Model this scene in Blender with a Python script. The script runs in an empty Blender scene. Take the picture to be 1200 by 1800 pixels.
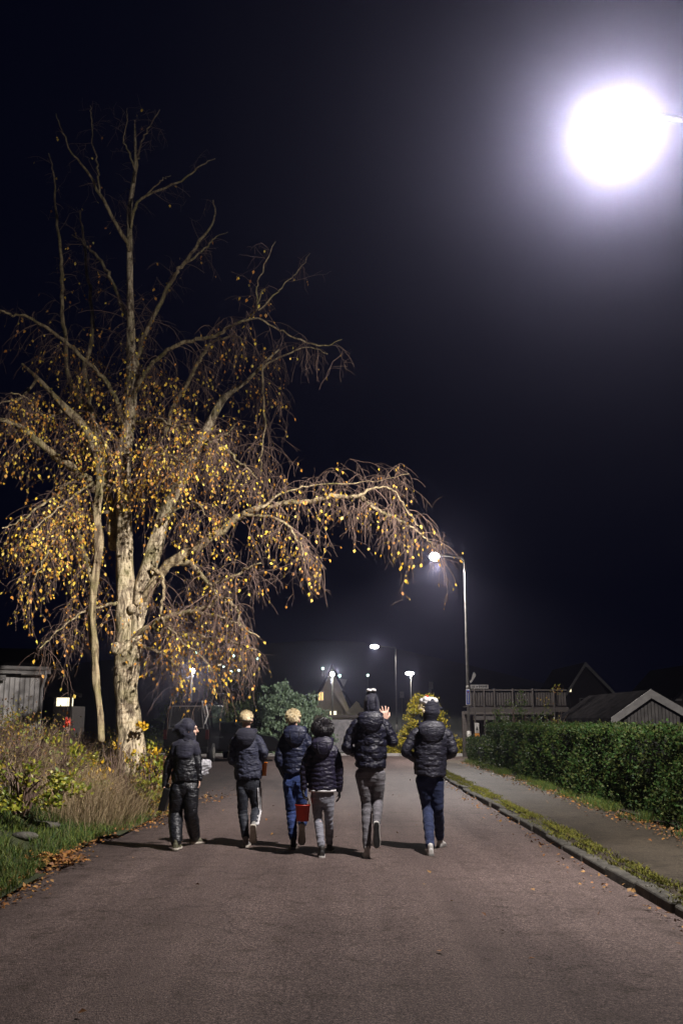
import bpy, bmesh, math, random
import numpy as np
from mathutils import Vector, Matrix, Quaternion
random.seed(7)
RNG = np.random.default_rng(11)
PI = math.pi
SC = bpy.context.scene
COL = SC.collection

# ------------------------------------------------------------------ camera
CAM_H = 1.5
FPX = 1750.0
PITCH = math.atan(365.0 / FPX)
cam_d = bpy.data.cameras.new('camera')
cam = bpy.data.objects.new('camera', cam_d)
COL.objects.link(cam)
cam.location = (0, 0, CAM_H)
cam.rotation_euler = (PI / 2 + PITCH, 0, 0)
cam_d.sensor_fit = 'VERTICAL'
cam_d.sensor_height = 36.0
cam_d.lens = 36.0 * FPX / 1800.0
cam_d.clip_start = 0.1
cam_d.clip_end = 1500
SC.camera = cam

# ------------------------------------------------------------------ night sky
W = bpy.data.worlds.new('World')
SC.world = W
W.use_nodes = True
nt = W.node_tree
nt.nodes.clear()
wo = nt.nodes.new('ShaderNodeOutputWorld')
bg = nt.nodes.new('ShaderNodeBackground')
sky = nt.nodes.new('ShaderNodeTexSky')
sky.sky_type = 'NISHITA'
sky.sun_disc = False
sky.sun_elevation = math.radians(-6)
sky.sun_rotation = math.radians(160)
mulc = nt.nodes.new('ShaderNodeMix')
mulc.data_type = 'RGBA'
mulc.blend_type = 'MULTIPLY'
mulc.inputs[0].default_value = 1.0
mulc.inputs[7].default_value = (0.25, 0.35, 1.0, 1)
nt.links.new(sky.outputs[0], mulc.inputs[6])
navy = nt.nodes.new('ShaderNodeMix')
navy.data_type = 'RGBA'
navy.blend_type = 'ADD'
navy.inputs[0].default_value = 1.0
navy.inputs[7].default_value = (0.005, 0.010, 0.060, 1)
nt.links.new(mulc.outputs[2], navy.inputs[6])
nt.links.new(navy.outputs[2], bg.inputs[0])
nt.links.new(bg.outputs[0], wo.inputs[0])
bg.inputs[1].default_value = 0.05

SC.view_settings.view_transform = 'Standard'
SC.view_settings.look = 'None'
SC.view_settings.exposure = 0.42
SC.view_settings.gamma = 1.0
SC.view_settings.use_curve_mapping = False
SC.render.engine = 'CYCLES'
cy = SC.cycles
cy.use_denoising = True
cy.max_bounces = 4
cy.diffuse_bounces = 2
cy.glossy_bounces = 2
cy.transmission_bounces = 3
cy.transparent_max_bounces = 8
cy.volume_bounces = 0
cy.caustics_reflective = False
cy.caustics_refractive = False

HAZE = 0.0019
MAIN_W = 6000.0        # the near street lamp, watts

# ------------------------------------------------------------------ pixel helpers (photograph pixel + distance -> place)
SP, CP = math.sin(PITCH), math.cos(PITCH)
def ray(px, py):
    u = (px - 600.0) / FPX
    v = (900.0 - py) / FPX
    return Vector((u, CP - v * SP, SP + v * CP))
def P(px, py, Y):
    r = ray(px, py)
    r *= Y / r.y
    return Vector((r.x, r.y, r.z + CAM_H))
def G(px, py, z=0.0):
    r = ray(px, py)
    r *= (z - CAM_H) / r.z
    return Vector((r.x, r.y, z))

# ------------------------------------------------------------------ materials
def mat(name, col, rough=0.7, col2=None, scale=8.0, stretch=(1, 1, 1), bump=0.0, bscale=None, metal=0.0,
        sheen=0.0, spec=0.5, detail=6.0, emit=None, estr=0.0, island=None, contrast=(0.35, 0.65), trans=0.0, coord='Object', alpha=1.0):
    m = bpy.data.materials.new(name)
    m.use_nodes = True
    n, l = m.node_tree.nodes, m.node_tree.links
    b = n['Principled BSDF']
    b.inputs['Roughness'].default_value = rough
    b.inputs['Metallic'].default_value = metal
    b.inputs['Specular IOR Level'].default_value = spec
    b.inputs['Base Color'].default_value = (*col, 1)
    if sheen:
        b.inputs['Sheen Weight'].default_value = sheen
        b.inputs['Sheen Roughness'].default_value = 0.4
    if alpha < 1:
        b.inputs['Alpha'].default_value = alpha
    if emit:
        b.inputs['Emission Color'].default_value = (*emit, 1)
        b.inputs['Emission Strength'].default_value = estr
    tc = n.new('ShaderNodeTexCoord')
    mp = n.new('ShaderNodeMapping')
    mp.inputs['Scale'].default_value = stretch
    l.new(tc.outputs[coord], mp.inputs[0])
    if col2 is not None:
        nz = n.new('ShaderNodeTexNoise')
        nz.inputs['Scale'].default_value = scale
        nz.inputs['Detail'].default_value = detail
        l.new(mp.outputs[0], nz.inputs[0])
        rp = n.new('ShaderNodeValToRGB')
        rp.color_ramp.elements[0].position = contrast[0]
        rp.color_ramp.elements[1].position = contrast[1]
        rp.color_ramp.elements[0].color = (*col, 1)
        rp.color_ramp.elements[1].color = (*col2, 1)
        l.new(nz.outputs[0], rp.inputs[0])
        l.new(rp.outputs[0], b.inputs['Base Color'])
    if island:
        g = n.new('ShaderNodeNewGeometry')
        rp = n.new('ShaderNodeValToRGB')
        els = rp.color_ramp.elements
        while len(els) < len(island):
            els.new(0.5)
        for i, c in enumerate(island):
            els[i].position = i / (len(island) - 1)
            els[i].color = (*c, 1)
        l.new(g.outputs['Random Per Island'], rp.inputs[0])
        l.new(rp.outputs[0], b.inputs['Base Color'])
        if trans:
            tr = n.new('ShaderNodeBsdfTranslucent')
            mx = n.new('ShaderNodeMixShader')
            mx.inputs[0].default_value = trans
            l.new(rp.outputs[0], tr.inputs[0])
            l.new(b.outputs[0], mx.inputs[1])
            l.new(tr.outputs[0], mx.inputs[2])
            l.new(mx.outputs[0], n['Material Output'].inputs[0])
    if bump:
        nz2 = n.new('ShaderNodeTexNoise')
        nz2.inputs['Scale'].default_value = bscale or scale * 3
        nz2.inputs['Detail'].default_value = 5
        l.new(mp.outputs[0], nz2.inputs[0])
        bp = n.new('ShaderNodeBump')
        bp.inputs['Strength'].default_value = 1.0
        bp.inputs['Distance'].default_value = bump
        l.new(nz2.outputs[0], bp.inputs['Height'])
        l.new(bp.outputs[0], b.inputs['Normal'])
    return m

def asphalt(name, c1, c2, dark, edge=False):
    m = bpy.data.materials.new(name)
    m.use_nodes = True
    n, l = m.node_tree.nodes, m.node_tree.links
    b = n['Principled BSDF']
    tc = n.new('ShaderNodeTexCoord')
    fine = n.new('ShaderNodeTexNoise'); fine.inputs['Scale'].default_value = 130; fine.inputs['Detail'].default_value = 3
    vor = n.new('ShaderNodeTexVoronoi'); vor.inputs['Scale'].default_value = 95
    big = n.new('ShaderNodeTexNoise'); big.inputs['Scale'].default_value = 0.55; big.inputs['Detail'].default_value = 8; big.inputs['Roughness'].default_value = 0.62
    mid = n.new('ShaderNodeTexNoise'); mid.inputs['Scale'].default_value = 4.0; mid.inputs['Detail'].default_value = 9; mid.inputs['Roughness'].default_value = 0.7
    fine2 = n.new('ShaderNodeTexNoise'); fine2.inputs['Scale'].default_value = 42; fine2.inputs['Detail'].default_value = 5; fine2.inputs['Roughness'].default_value = 0.75
    for t in (fine, vor, big, mid, fine2):
        l.new(tc.outputs['Object'], t.inputs[0])
    r1 = n.new('ShaderNodeValToRGB')
    r1.color_ramp.elements[0].position = 0.3; r1.color_ramp.elements[0].color = (*c1, 1)
    r1.color_ramp.elements[1].position = 0.7; r1.color_ramp.elements[1].color = (*c2, 1)
    l.new(big.outputs[0], r1.inputs[0])
    # stone grain
    r2 = n.new('ShaderNodeValToRGB')
    r2.color_ramp.elements[0].position = 0.36; r2.color_ramp.elements[0].color = (0.38, 0.38, 0.38, 1)
    r2.color_ramp.elements[1].position = 0.72; r2.color_ramp.elements[1].color = (2.1, 2.0, 2.0, 1)
    l.new(fine.outputs[0], r2.inputs[0])
    m1 = n.new('ShaderNodeMix'); m1.data_type = 'RGBA'; m1.blend_type = 'MULTIPLY'; m1.inputs[0].default_value = 1
    l.new(r1.outputs[0], m1.inputs[6]); l.new(r2.outputs[0], m1.inputs[7])
    r4 = n.new('ShaderNodeValToRGB')
    r4.color_ramp.elements[0].position = 0.38; r4.color_ramp.elements[0].color = (0.55, 0.53, 0.53, 1)
    r4.color_ramp.elements[1].position = 0.62; r4.color_ramp.elements[1].color = (1.45, 1.42, 1.4, 1)
    l.new(fine2.outputs[0], r4.inputs[0])
    m1b = n.new('ShaderNodeMix'); m1b.data_type = 'RGBA'; m1b.blend_type = 'MULTIPLY'; m1b.inputs[0].default_value = 1
    l.new(m1.outputs[2], m1b.inputs[6]); l.new(r4.outputs[0], m1b.inputs[7])
    # stains
    r3 = n.new('ShaderNodeValToRGB')
    r3.color_ramp.elements[0].position = 0.36; r3.color_ramp.elements[0].color = (dark, dark, dark * 0.95, 1)
    r3.color_ramp.elements[1].position = 0.47; r3.color_ramp.elements[1].color = (1, 1, 1, 1)
    l.new(mid.outputs[0], r3.inputs[0])
    m2 = n.new('ShaderNodeMix'); m2.data_type = 'RGBA'; m2.blend_type = 'MULTIPLY'; m2.inputs[0].default_value = 1
    l.new(m1b.outputs[2], m2.inputs[6]); l.new(r3.outputs[0], m2.inputs[7])
    mpl = n.new('ShaderNodeMapping'); mpl.inputs['Scale'].default_value = (1.5, 0.10, 1)
    l.new(tc.outputs['Object'], mpl.inputs[0])
    lon = n.new('ShaderNodeTexNoise'); lon.inputs['Scale'].default_value = 1.0; lon.inputs['Detail'].default_value = 6; lon.inputs['Roughness'].default_value = 0.6
    l.new(mpl.outputs[0], lon.inputs[0])
    r5 = n.new('ShaderNodeValToRGB')
    r5.color_ramp.elements[0].position = 0.33; r5.color_ramp.elements[0].color = (0.74, 0.73, 0.74, 1)
    r5.color_ramp.elements[1].position = 0.66; r5.color_ramp.elements[1].color = (1.2, 1.2, 1.2, 1)
    l.new(lon.outputs[0], r5.inputs[0])
    m2b = n.new('ShaderNodeMix'); m2b.data_type = 'RGBA'; m2b.blend_type = 'MULTIPLY'; m2b.inputs[0].default_value = 1
    l.new(m2.outputs[2], m2b.inputs[6]); l.new(r5.outputs[0], m2b.inputs[7]); m2 = m2b
    # fine meandering cracks
    wn = n.new('ShaderNodeTexNoise'); wn.inputs['Scale'].default_value = 2.5; wn.inputs['Detail'].default_value = 6
    l.new(tc.outputs['Object'], wn.inputs[0])
    wa = n.new('ShaderNodeMix'); wa.data_type = 'VECTOR'; wa.inputs[0].default_value = 0.22
    l.new(tc.outputs['Object'], wa.inputs[4]); l.new(wn.outputs['Color'], wa.inputs[5])
    ck = n.new('ShaderNodeTexVoronoi'); ck.feature = 'DISTANCE_TO_EDGE'; ck.inputs['Scale'].default_value = 0.55
    l.new(wa.outputs[1], ck.inputs[0])
    cr = n.new('ShaderNodeMapRange'); cr.inputs[1].default_value = 0.0; cr.inputs[2].default_value = 0.006; cr.inputs[3].default_value = 0.62; cr.inputs[4].default_value = 1.0
    l.new(ck.outputs[0], cr.inputs[0])
    m2c = n.new('ShaderNodeMix'); m2c.data_type = 'RGBA'; m2c.blend_type = 'MULTIPLY'; m2c.inputs[0].default_value = 0.8
    l.new(m2.outputs[2], m2c.inputs[6]); l.new(cr.outputs[0], m2c.inputs[7]); m2 = m2c
    # bright chips
    vs = n.new('ShaderNodeTexVoronoi'); vs.inputs['Scale'].default_value = 26
    l.new(tc.outputs['Object'], vs.inputs[0])
    lt = n.new('ShaderNodeMath'); lt.operation = 'LESS_THAN'; lt.inputs[1].default_value = 0.085
    l.new(vs.outputs['Distance'], lt.inputs[0])
    sp = n.new('ShaderNodeSeparateColor'); l.new(vs.outputs['Color'], sp.inputs[0])
    gt = n.new('ShaderNodeMath'); gt.operation = 'GREATER_THAN'; gt.inputs[1].default_value = 0.93
    l.new(sp.outputs[0], gt.inputs[0])
    mu = n.new('ShaderNodeMath'); mu.operation = 'MULTIPLY'; l.new(lt.outputs[0], mu.inputs[0]); l.new(gt.outputs[0], mu.inputs[1])
    m3 = n.new('ShaderNodeMix'); m3.data_type = 'RGBA'; m3.inputs[7].default_value = (0.42, 0.39, 0.37, 1)
    l.new(mu.outputs[0], m3.inputs[0])
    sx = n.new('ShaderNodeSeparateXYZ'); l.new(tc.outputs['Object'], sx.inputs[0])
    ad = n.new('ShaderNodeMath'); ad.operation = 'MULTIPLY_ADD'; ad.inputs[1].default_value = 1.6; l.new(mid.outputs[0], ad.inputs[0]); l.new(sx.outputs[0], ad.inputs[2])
    mr = n.new('ShaderNodeMapRange'); mr.inputs[1].default_value = -2.35; mr.inputs[2].default_value = -1.35; mr.inputs[3].default_value = 0.42; mr.inputs[4].default_value = 1.0  # left edge darkened with noise: dirt, plus light falloff put into the colour
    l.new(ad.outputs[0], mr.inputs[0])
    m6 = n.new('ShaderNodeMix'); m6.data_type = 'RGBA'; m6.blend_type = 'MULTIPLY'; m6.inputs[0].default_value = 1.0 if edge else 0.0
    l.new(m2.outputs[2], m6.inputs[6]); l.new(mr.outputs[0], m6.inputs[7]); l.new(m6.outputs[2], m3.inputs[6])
    l.new(m3.outputs[2], b.inputs['Base Color'])
    b.inputs['Roughness'].default_value = 0.75
    b.inputs['Specular IOR Level'].default_value = 0.25
    bp = n.new('ShaderNodeBump'); bp.inputs['Distance'].default_value = 0.006; bp.inputs['Strength'].default_value = 0.8
    l.new(vor.outputs['Distance'], bp.inputs['Height'])
    bp2 = n.new('ShaderNodeBump'); bp2.inputs['Distance'].default_value = 0.02; bp2.inputs['Strength'].default_value = 0.5
    l.new(mid.outputs[0], bp2.inputs['Height']); l.new(bp.outputs[0], bp2.inputs['Normal'])
    l.new(bp2.outputs[0], b.inputs['Normal'])
    return m

def bark(name, pale, dark, zs=1.0, moss=0.5):
    m = bpy.data.materials.new(name)
    m.use_nodes = True
    n, l = m.node_tree.nodes, m.node_tree.links
    b = n['Principled BSDF']; b.inputs['Roughness'].default_value = 0.85; b.inputs['Specular IOR Level'].default_value = 0.2
    tc = n.new('ShaderNodeTexCoord')
    mp = n.new('ShaderNodeMapping'); mp.inputs['Scale'].default_value = (9, 9, 2.3 * zs)
    l.new(tc.outputs['Object'], mp.inputs[0])
    nz = n.new('ShaderNodeTexNoise'); nz.inputs['Scale'].default_value = 1.6; nz.inputs['Detail'].default_value = 9; nz.inputs['Roughness'].default_value = 0.68; nz.inputs['Distortion'].default_value = 0.7
    l.new(mp.outputs[0], nz.inputs[0])
    rp = n.new('ShaderNodeValToRGB')
    rp.color_ramp.elements[0].position = 0.42; rp.color_ramp.elements[0].color = (*dark, 1)
    rp.color_ramp.elements[1].position = 0.56; rp.color_ramp.elements[1].color = (*pale, 1)
    l.new(nz.outputs[0], rp.inputs[0])
    mp2 = n.new('ShaderNodeMapping'); mp2.inputs['Scale'].default_value = (3, 3, 16)
    l.new(tc.outputs['Object'], mp2.inputs[0])
    n2 = n.new('ShaderNodeTexNoise'); n2.inputs['Scale'].default_value = 1.5; n2.inputs['Detail'].default_value = 4
    l.new(mp2.outputs[0], n2.inputs[0])
    r2 = n.new('ShaderNodeValToRGB')
    r2.color_ramp.elements[0].position = 0.38; r2.color_ramp.elements[0].color = (0.72, 0.68, 0.65, 1)
    r2.color_ramp.elements[1].position = 0.46; r2.color_ramp.elements[1].color = (1, 1, 1, 1)
    l.new(n2.outputs[0], r2.inputs[0])
    mx = n.new('ShaderNodeMix'); mx.data_type = 'RGBA'; mx.blend_type = 'MULTIPLY'; mx.inputs[0].default_value = 1
    l.new(rp.outputs[0], mx.inputs[6]); l.new(r2.outputs[0], mx.inputs[7])
    n3 = n.new('ShaderNodeTexNoise'); n3.inputs['Scale'].default_value = 2.2; n3.inputs['Detail'].default_value = 5
    l.new(tc.outputs['Object'], n3.inputs[0])
    r3 = n.new('ShaderNodeValToRGB')
    r3.color_ramp.elements[0].position = 0.48; r3.color_ramp.elements[0].color = (0, 0, 0, 1)
    r3.color_ramp.elements[1].position = 0.68; r3.color_ramp.elements[1].color = (moss, moss, moss, 1)
    l.new(n3.outputs[0], r3.inputs[0])
    m4 = n.new('ShaderNodeMix'); m4.data_type = 'RGBA'; m4.inputs[7].default_value = (0.13, 0.13, 0.035, 1)
    l.new(r3.outputs[0], m4.inputs[0]); l.new(mx.outputs[2], m4.inputs[6])
    l.new(m4.outputs[2], b.inputs['Base Color'])
    bp = n.new('ShaderNodeBump'); bp.inputs['Distance'].default_value = 0.035; bp.inputs['Strength'].default_value = 1
    l.new(nz.outputs[0], bp.inputs['Height']); l.new(bp.outputs[0], b.inputs['Normal'])
    return m

def quilt(name, col, col2, rib=0.0, rough=0.5, wr=0.012, spec=0.36, sheen=0.06, seam=0.0):
    """padded fabric: quilting seams every rib metres (object z), with creases"""
    m = bpy.data.materials.new(name)
    m.use_nodes = True
    n, l = m.node_tree.nodes, m.node_tree.links
    b = n['Principled BSDF']; b.inputs['Roughness'].default_value = rough
    b.inputs['Specular IOR Level'].default_value = spec
    b.inputs['Sheen Weight'].default_value = sheen
    tc = n.new('ShaderNodeTexCoord')
    mp = n.new('ShaderNodeMapping'); mp.inputs['Scale'].default_value = (9, 9, 26)
    mp.inputs['Rotation'].default_value = (0.0, 0.35, 0.0)
    l.new(tc.outputs['Object'], mp.inputs[0])
    nz = n.new('ShaderNodeTexNoise'); nz.inputs['Scale'].default_value = 1.0; nz.inputs['Detail'].default_value = 5; nz.inputs['Distortion'].default_value = 1.2
    l.new(mp.outputs[0], nz.inputs[0])
    rp = n.new('ShaderNodeValToRGB')
    rp.color_ramp.elements[0].position = 0.3; rp.color_ramp.elements[0].color = (*col, 1)
    rp.color_ramp.elements[1].position = 0.7; rp.color_ramp.elements[1].color = (*col2, 1)
    l.new(nz.outputs[0], rp.inputs[0]); l.new(rp.outputs[0], b.inputs['Base Color'])
    bp = n.new('ShaderNodeBump'); bp.inputs['Distance'].default_value = wr; bp.inputs['Strength'].default_value = 1
    l.new(nz.outputs[0], bp.inputs['Height'])
    last = bp
    if seam:
        mp3 = n.new('ShaderNodeMapping'); mp3.inputs['Scale'].default_value = (1, 0, 0)
        l.new(tc.outputs['Object'], mp3.inputs[0])
        wv = n.new('ShaderNodeTexWave'); wv.inputs['Scale'].default_value = 1.0 / seam * 0.5; wv.inputs['Distortion'].default_value = 0.3
        l.new(mp3.outputs[0], wv.inputs[0])
        b3 = n.new('ShaderNodeBump'); b3.inputs['Distance'].default_value = 0.002
        l.new(wv.outputs[0], b3.inputs['Height']); l.new(bp.outputs[0], b3.inputs['Normal']); last = b3
    l.new(last.outputs[0], b.inputs['Normal'])
    return m

M = {}
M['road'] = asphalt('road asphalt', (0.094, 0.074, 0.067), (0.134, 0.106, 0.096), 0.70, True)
M['walk'] = asphalt('pavement asphalt', (0.046, 0.040, 0.028), (0.078, 0.067, 0.048), 0.5)
M['kerb'] = mat('kerb stone', (0.04, 0.037, 0.030), 0.9, (0.095, 0.088, 0.072), 6, bump=0.01, bscale=40)
M['soil'] = mat('dark soil', (0.018, 0.014, 0.009), 0.95, (0.06, 0.045, 0.025), 5, bump=0.03, bscale=20)
M['turf'] = mat('turf soil', (0.012, 0.022, 0.006), 0.95, (0.045, 0.05, 0.015), 4, bump=0.03, bscale=20)
M['hill'] = mat('night hillside', (0.01, 0.012, 0.008), 0.95, (0.02, 0.022, 0.015), 0.2)
M['bark'] = bark('birch bark', (0.54, 0.45, 0.30), (0.10, 0.075, 0.05))
M['limb'] = bark('birch limb bark', (0.36, 0.29, 0.17), (0.11, 0.08, 0.05), 0.6, 0.6)
M['twig'] = mat('birch twig', (0.085, 0.052, 0.040), 0.75, (0.17, 0.11, 0.08), 3)
M['bleaf'] = mat('birch leaf', (0.5, 0.35, 0.05), 0.5, island=[(0.30, 0.12, 0.03), (0.60, 0.26, 0.04), (0.82, 0.46, 0.05), (0.88, 0.62, 0.06), (0.74, 0.60, 0.09), (0.40, 0.19, 0.04)], trans=0.35)
M['grass'] = mat('green grass', (0.05, 0.1, 0.02), 0.7, island=[(0.018, 0.055, 0.010), (0.045, 0.105, 0.015), (0.15, 0.19, 0.02), (0.10, 0.085, 0.03)], trans=0.2)
M['drygrass'] = mat('dry grass', (0.3, 0.22, 0.12), 0.8, island=[(0.18, 0.12, 0.065), (0.32, 0.23, 0.13), (0.46, 0.36, 0.22), (0.24, 0.19, 0.07)], trans=0.2)
M['lime'] = mat('yellow green leaf', (0.2, 0.3, 0.03), 0.45, island=[(0.09, 0.13, 0.012), (0.22, 0.24, 0.02), (0.34, 0.29, 0.03), (0.10, 0.16, 0.015), (0.30, 0.18, 0.03)], trans=0.25)
M['yellow'] = mat('yellow leaf', (0.6, 0.4, 0.03), 0.45, island=[(0.55, 0.31, 0.02), (0.66, 0.42, 0.02), (0.5, 0.36, 0.03), (0.62, 0.3, 0.02)], trans=0.25)
M['mixed'] = mat('brown autumn leaf', (0.2, 0.1, 0.03), 0.6, island=[(0.12, 0.055, 0.02), (0.20, 0.10, 0.03), (0.16, 0.19, 0.02), (0.45, 0.28, 0.03), (0.08, 0.10, 0.02), (0.22, 0.24, 0.03)], trans=0.2)
M['litter'] = mat('fallen leaf', (0.3, 0.12, 0.03), 0.6, island=[(0.13, 0.055, 0.02), (0.34, 0.14, 0.035), (0.45, 0.24, 0.06), (0.10, 0.05, 0.02), (0.28, 0.13, 0.05)])
M['moss'] = mat('moss', (0.08, 0.1, 0.01), 0.9, island=[(0.12, 0.13, 0.012), (0.20, 0.19, 0.02), (0.07, 0.09, 0.01), (0.14, 0.10, 0.03)])
M['hedge'] = mat('hedge leaf', (0.04, 0.09, 0.02), 0.6,  spec=0.25, island=[(0.010, 0.028, 0.006), (0.022, 0.055, 0.010), (0.038, 0.082, 0.014), (0.03, 0.04, 0.010), (0.075, 0.09, 0.018), (0.015, 0.035, 0.008)], trans=0.15)
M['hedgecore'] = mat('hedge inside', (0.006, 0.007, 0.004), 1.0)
M['juniper'] = mat('juniper needles', (0.1, 0.15, 0.1), 0.7, island=[(0.10, 0.155, 0.09), (0.19, 0.26, 0.17), (0.07, 0.115, 0.05), (0.14, 0.2, 0.11)], trans=0.1)
M['darkbush'] = mat('dark shrub leaf', (0.03, 0.06, 0.015), 0.6, island=[(0.02, 0.045, 0.01), (0.05, 0.09, 0.015), (0.10, 0.12, 0.02)], trans=0.15)
M['yelbush'] = mat('yellow bush leaf', (0.4, 0.35, 0.03), 0.5, island=[(0.2, 0.22, 0.02), (0.42, 0.35, 0.02), (0.55, 0.40, 0.03), (0.13, 0.16, 0.02)], trans=0.2)
M['redleaf'] = mat('red leaf', (0.6, 0.03, 0.02), 0.5, island=[(0.55, 0.02, 0.02), (0.75, 0.06, 0.04), (0.6, 0.1, 0.03)], trans=0.3)
M['galv'] = mat('galvanised steel', (0.12, 0.115, 0.10), 0.6, (0.2, 0.19, 0.17), 9, metal=0.2)
M['lamp_case'] = mat('lamp housing', (0.25, 0.25, 0.26), 0.5, metal=0.3)
M['lens_main'] = mat('lamp lens near', (0.9, 0.9, 0.9), 0.3, emit=(1, 0.97, 0.98), estr=160)
M['lens'] = mat('lamp lens', (0.9, 0.9, 0.9), 0.3, emit=(1, 0.98, 0.95), estr=22)
M['lens_cold'] = mat('lamp lens cold', (0.9, 0.9, 0.9), 0.3, emit=(0.66, 1.0, 0.84), estr=4)
M['skin'] = mat('skin', (0.60, 0.36, 0.27), 0.5, (0.66, 0.42, 0.32), 30, sheen=0.1)
M['eye'] = mat('eye', (0.05, 0.04, 0.04), 0.2)
M['blond'] = mat('blond hair', (0.5, 0.38, 0.2), 0.45, island=[(0.5, 0.36, 0.17), (0.78, 0.64, 0.38), (0.88, 0.78, 0.52), (0.42, 0.28, 0.13)])
M['darkhair'] = mat('black curly hair', (0.01, 0.01, 0.012), 0.35, island=[(0.008, 0.008, 0.01), (0.02, 0.018, 0.022), (0.03, 0.02, 0.02)])
M['puffer'] = quilt('padded navy jacket', (0.012, 0.012, 0.026), (0.028, 0.027, 0.056), wr=0.014)
M['puffer2'] = quilt('padded slate jacket', (0.014, 0.016, 0.032), (0.034, 0.037, 0.068), wr=0.02, rough=0.6)
M['hoodq'] = quilt('padded hood', (0.014, 0.014, 0.03), (0.034, 0.033, 0.064), wr=0.010, seam=0.075)
M['puffer3'] = quilt('padded blue black jacket', (0.008, 0.010, 0.026), (0.018, 0.022, 0.052), wr=0.012, sheen=0.0, rough=0.48)
M['puffer4'] = quilt('padded plum black jacket', (0.010, 0.009, 0.020), (0.024, 0.020, 0.044), wr=0.012, sheen=0.0, rough=0.45)
M['puffer5'] = quilt('padded black jacket', (0.007, 0.007, 0.014), (0.015, 0.015, 0.032), wr=0.018, sheen=0.0, rough=0.42)
M['puffer6'] = quilt('padded charcoal jacket', (0.012, 0.012, 0.020), (0.028, 0.027, 0.042), wr=0.014, sheen=0.0, rough=0.5)
M['satin'] = quilt('black satin costume', (0.004, 0.004, 0.006), (0.010, 0.011, 0.016), rough=0.45, wr=0.014, sheen=0.0, spec=0.6)
M['matte_black'] = quilt('black matte fabric', (0.007, 0.007, 0.014), (0.016, 0.016, 0.034), rough=0.7, wr=0.010, sheen=0.12)
M['slate_pants'] = quilt('slate trousers', (0.012, 0.014, 0.02), (0.028, 0.032, 0.045), rough=0.6, wr=0.012)
M['denim'] = quilt('blue denim', (0.010, 0.022, 0.085), (0.03, 0.058, 0.19), rough=0.8, wr=0.010)
M['denim_dark'] = quilt('dark denim', (0.010, 0.016, 0.048), (0.026, 0.038, 0.10), rough=0.8, wr=0.010)
M['grey_pants'] = quilt('light grey trousers', (0.14, 0.14, 0.165), (0.26, 0.26, 0.30), rough=0.85, wr=0.010)
M['grey_denim'] = quilt('washed grey denim', (0.07, 0.067, 0.07), (0.19, 0.18, 0.20), rough=0.85, wr=0.010)
M['white_fab'] = mat('white fabric', (0.7, 0.68, 0.68), 0.8, (0.55, 0.54, 0.55), 20, bump=0.004, bscale=60)
M['fluff'] = mat('white fluffy mask', (0.8, 0.78, 0.77), 0.9, (0.62, 0.6, 0.6), 25, bump=0.01, bscale=50)
M['sole'] = mat('pale rubber sole', (0.62, 0.57, 0.48), 0.7, (0.42, 0.38, 0.31), 20)
M['sole_dark'] = mat('black rubber sole', (0.01, 0.01, 0.011), 0.7, (0.03, 0.03, 0.03), 30)
M['shoe_dark'] = mat('dark shoe', (0.02, 0.02, 0.022), 0.6, (0.04, 0.035, 0.03), 20)
M['shoe_grey'] = mat('grey shoe', (0.18, 0.17, 0.16), 0.7, (0.3, 0.29, 0.27), 20)
M['shoe_olive'] = mat('olive shoe', (0.08, 0.08, 0.045), 0.7, (0.14, 0.13, 0.08), 20)
M['shoe_white'] = mat('white shoe', (0.62, 0.6, 0.57), 0.6, (0.5, 0.48, 0.45), 20)
M['black_plastic'] = mat('black plastic', (0.006, 0.006, 0.006), 0.4)
M['red_plastic'] = mat('red bucket plastic', (0.40, 0.03, 0.012), 0.4, (0.5, 0.04, 0.02), 9)
M['orange'] = mat('orange plastic', (0.85, 0.17, 0.01), 0.35, (0.95, 0.32, 0.03), 14)
M['clear_bag'] = mat('crinkled clear plastic', (0.75, 0.75, 0.8), 0.15, alpha=0.42, bump=0.01, bscale=30, spec=0.9)
M['board'] = mat('grey white board', (0.60, 0.57, 0.54), 0.7, (0.75, 0.72, 0.68), 3, stretch=(3, 3, 0.5))
M['trim_white'] = mat('white trim', (0.5, 0.48, 0.46), 0.6, (0.6, 0.58, 0.56), 5)
M['trim_grey'] = mat('grey weathered bargeboard', (0.26, 0.25, 0.24), 0.8, (0.36, 0.35, 0.33), 5)
M['plank_dim'] = mat('weathered grey plank', (0.10, 0.095, 0.09), 0.8, (0.17, 0.16, 0.15), 5)
M['steel_dark'] = mat('dark painted steel', (0.02, 0.02, 0.02), 0.6)
M['trim_dim'] = mat('weathered trim', (0.25, 0.24, 0.22), 0.7, (0.35, 0.33, 0.31), 5)
M['dark_wood'] = mat('dark wood', (0.02, 0.016, 0.013), 0.8, (0.05, 0.04, 0.032), 6, stretch=(1, 1, 6))
M['deck_wood'] = mat('weathered deck wood', (0.012, 0.009, 0.007), 0.8, (0.026, 0.020, 0.015), 6, stretch=(6, 6, 1))
M['roof'] = mat('dark roof', (0.004, 0.004, 0.004), 0.9, (0.01, 0.009, 0.009), 3, bump=0.02, bscale=12, spec=0.0)
M['render'] = mat('beige render', (0.22, 0.19, 0.14), 0.9, (0.30, 0.26, 0.2), 2, bump=0.006, bscale=30)
M['cream'] = mat('cream painted wood', (0.62, 0.56, 0.38), 0.7, (0.5, 0.46, 0.3), 4)
M['greywall'] = mat('grey rough wall', (0.13, 0.125, 0.13), 0.95, (0.22, 0.21, 0.21), 9, bump=0.01, bscale=60)
M['brick'] = mat('red brown brick', (0.18, 0.06, 0.035), 0.9, (0.28, 0.12, 0.07), 14, bump=0.006, bscale=60)
M['win_warm'] = mat('warm lit window', (0.5, 0.4, 0.2), 0.3, emit=(1.0, 0.60, 0.20), estr=1.0)
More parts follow.
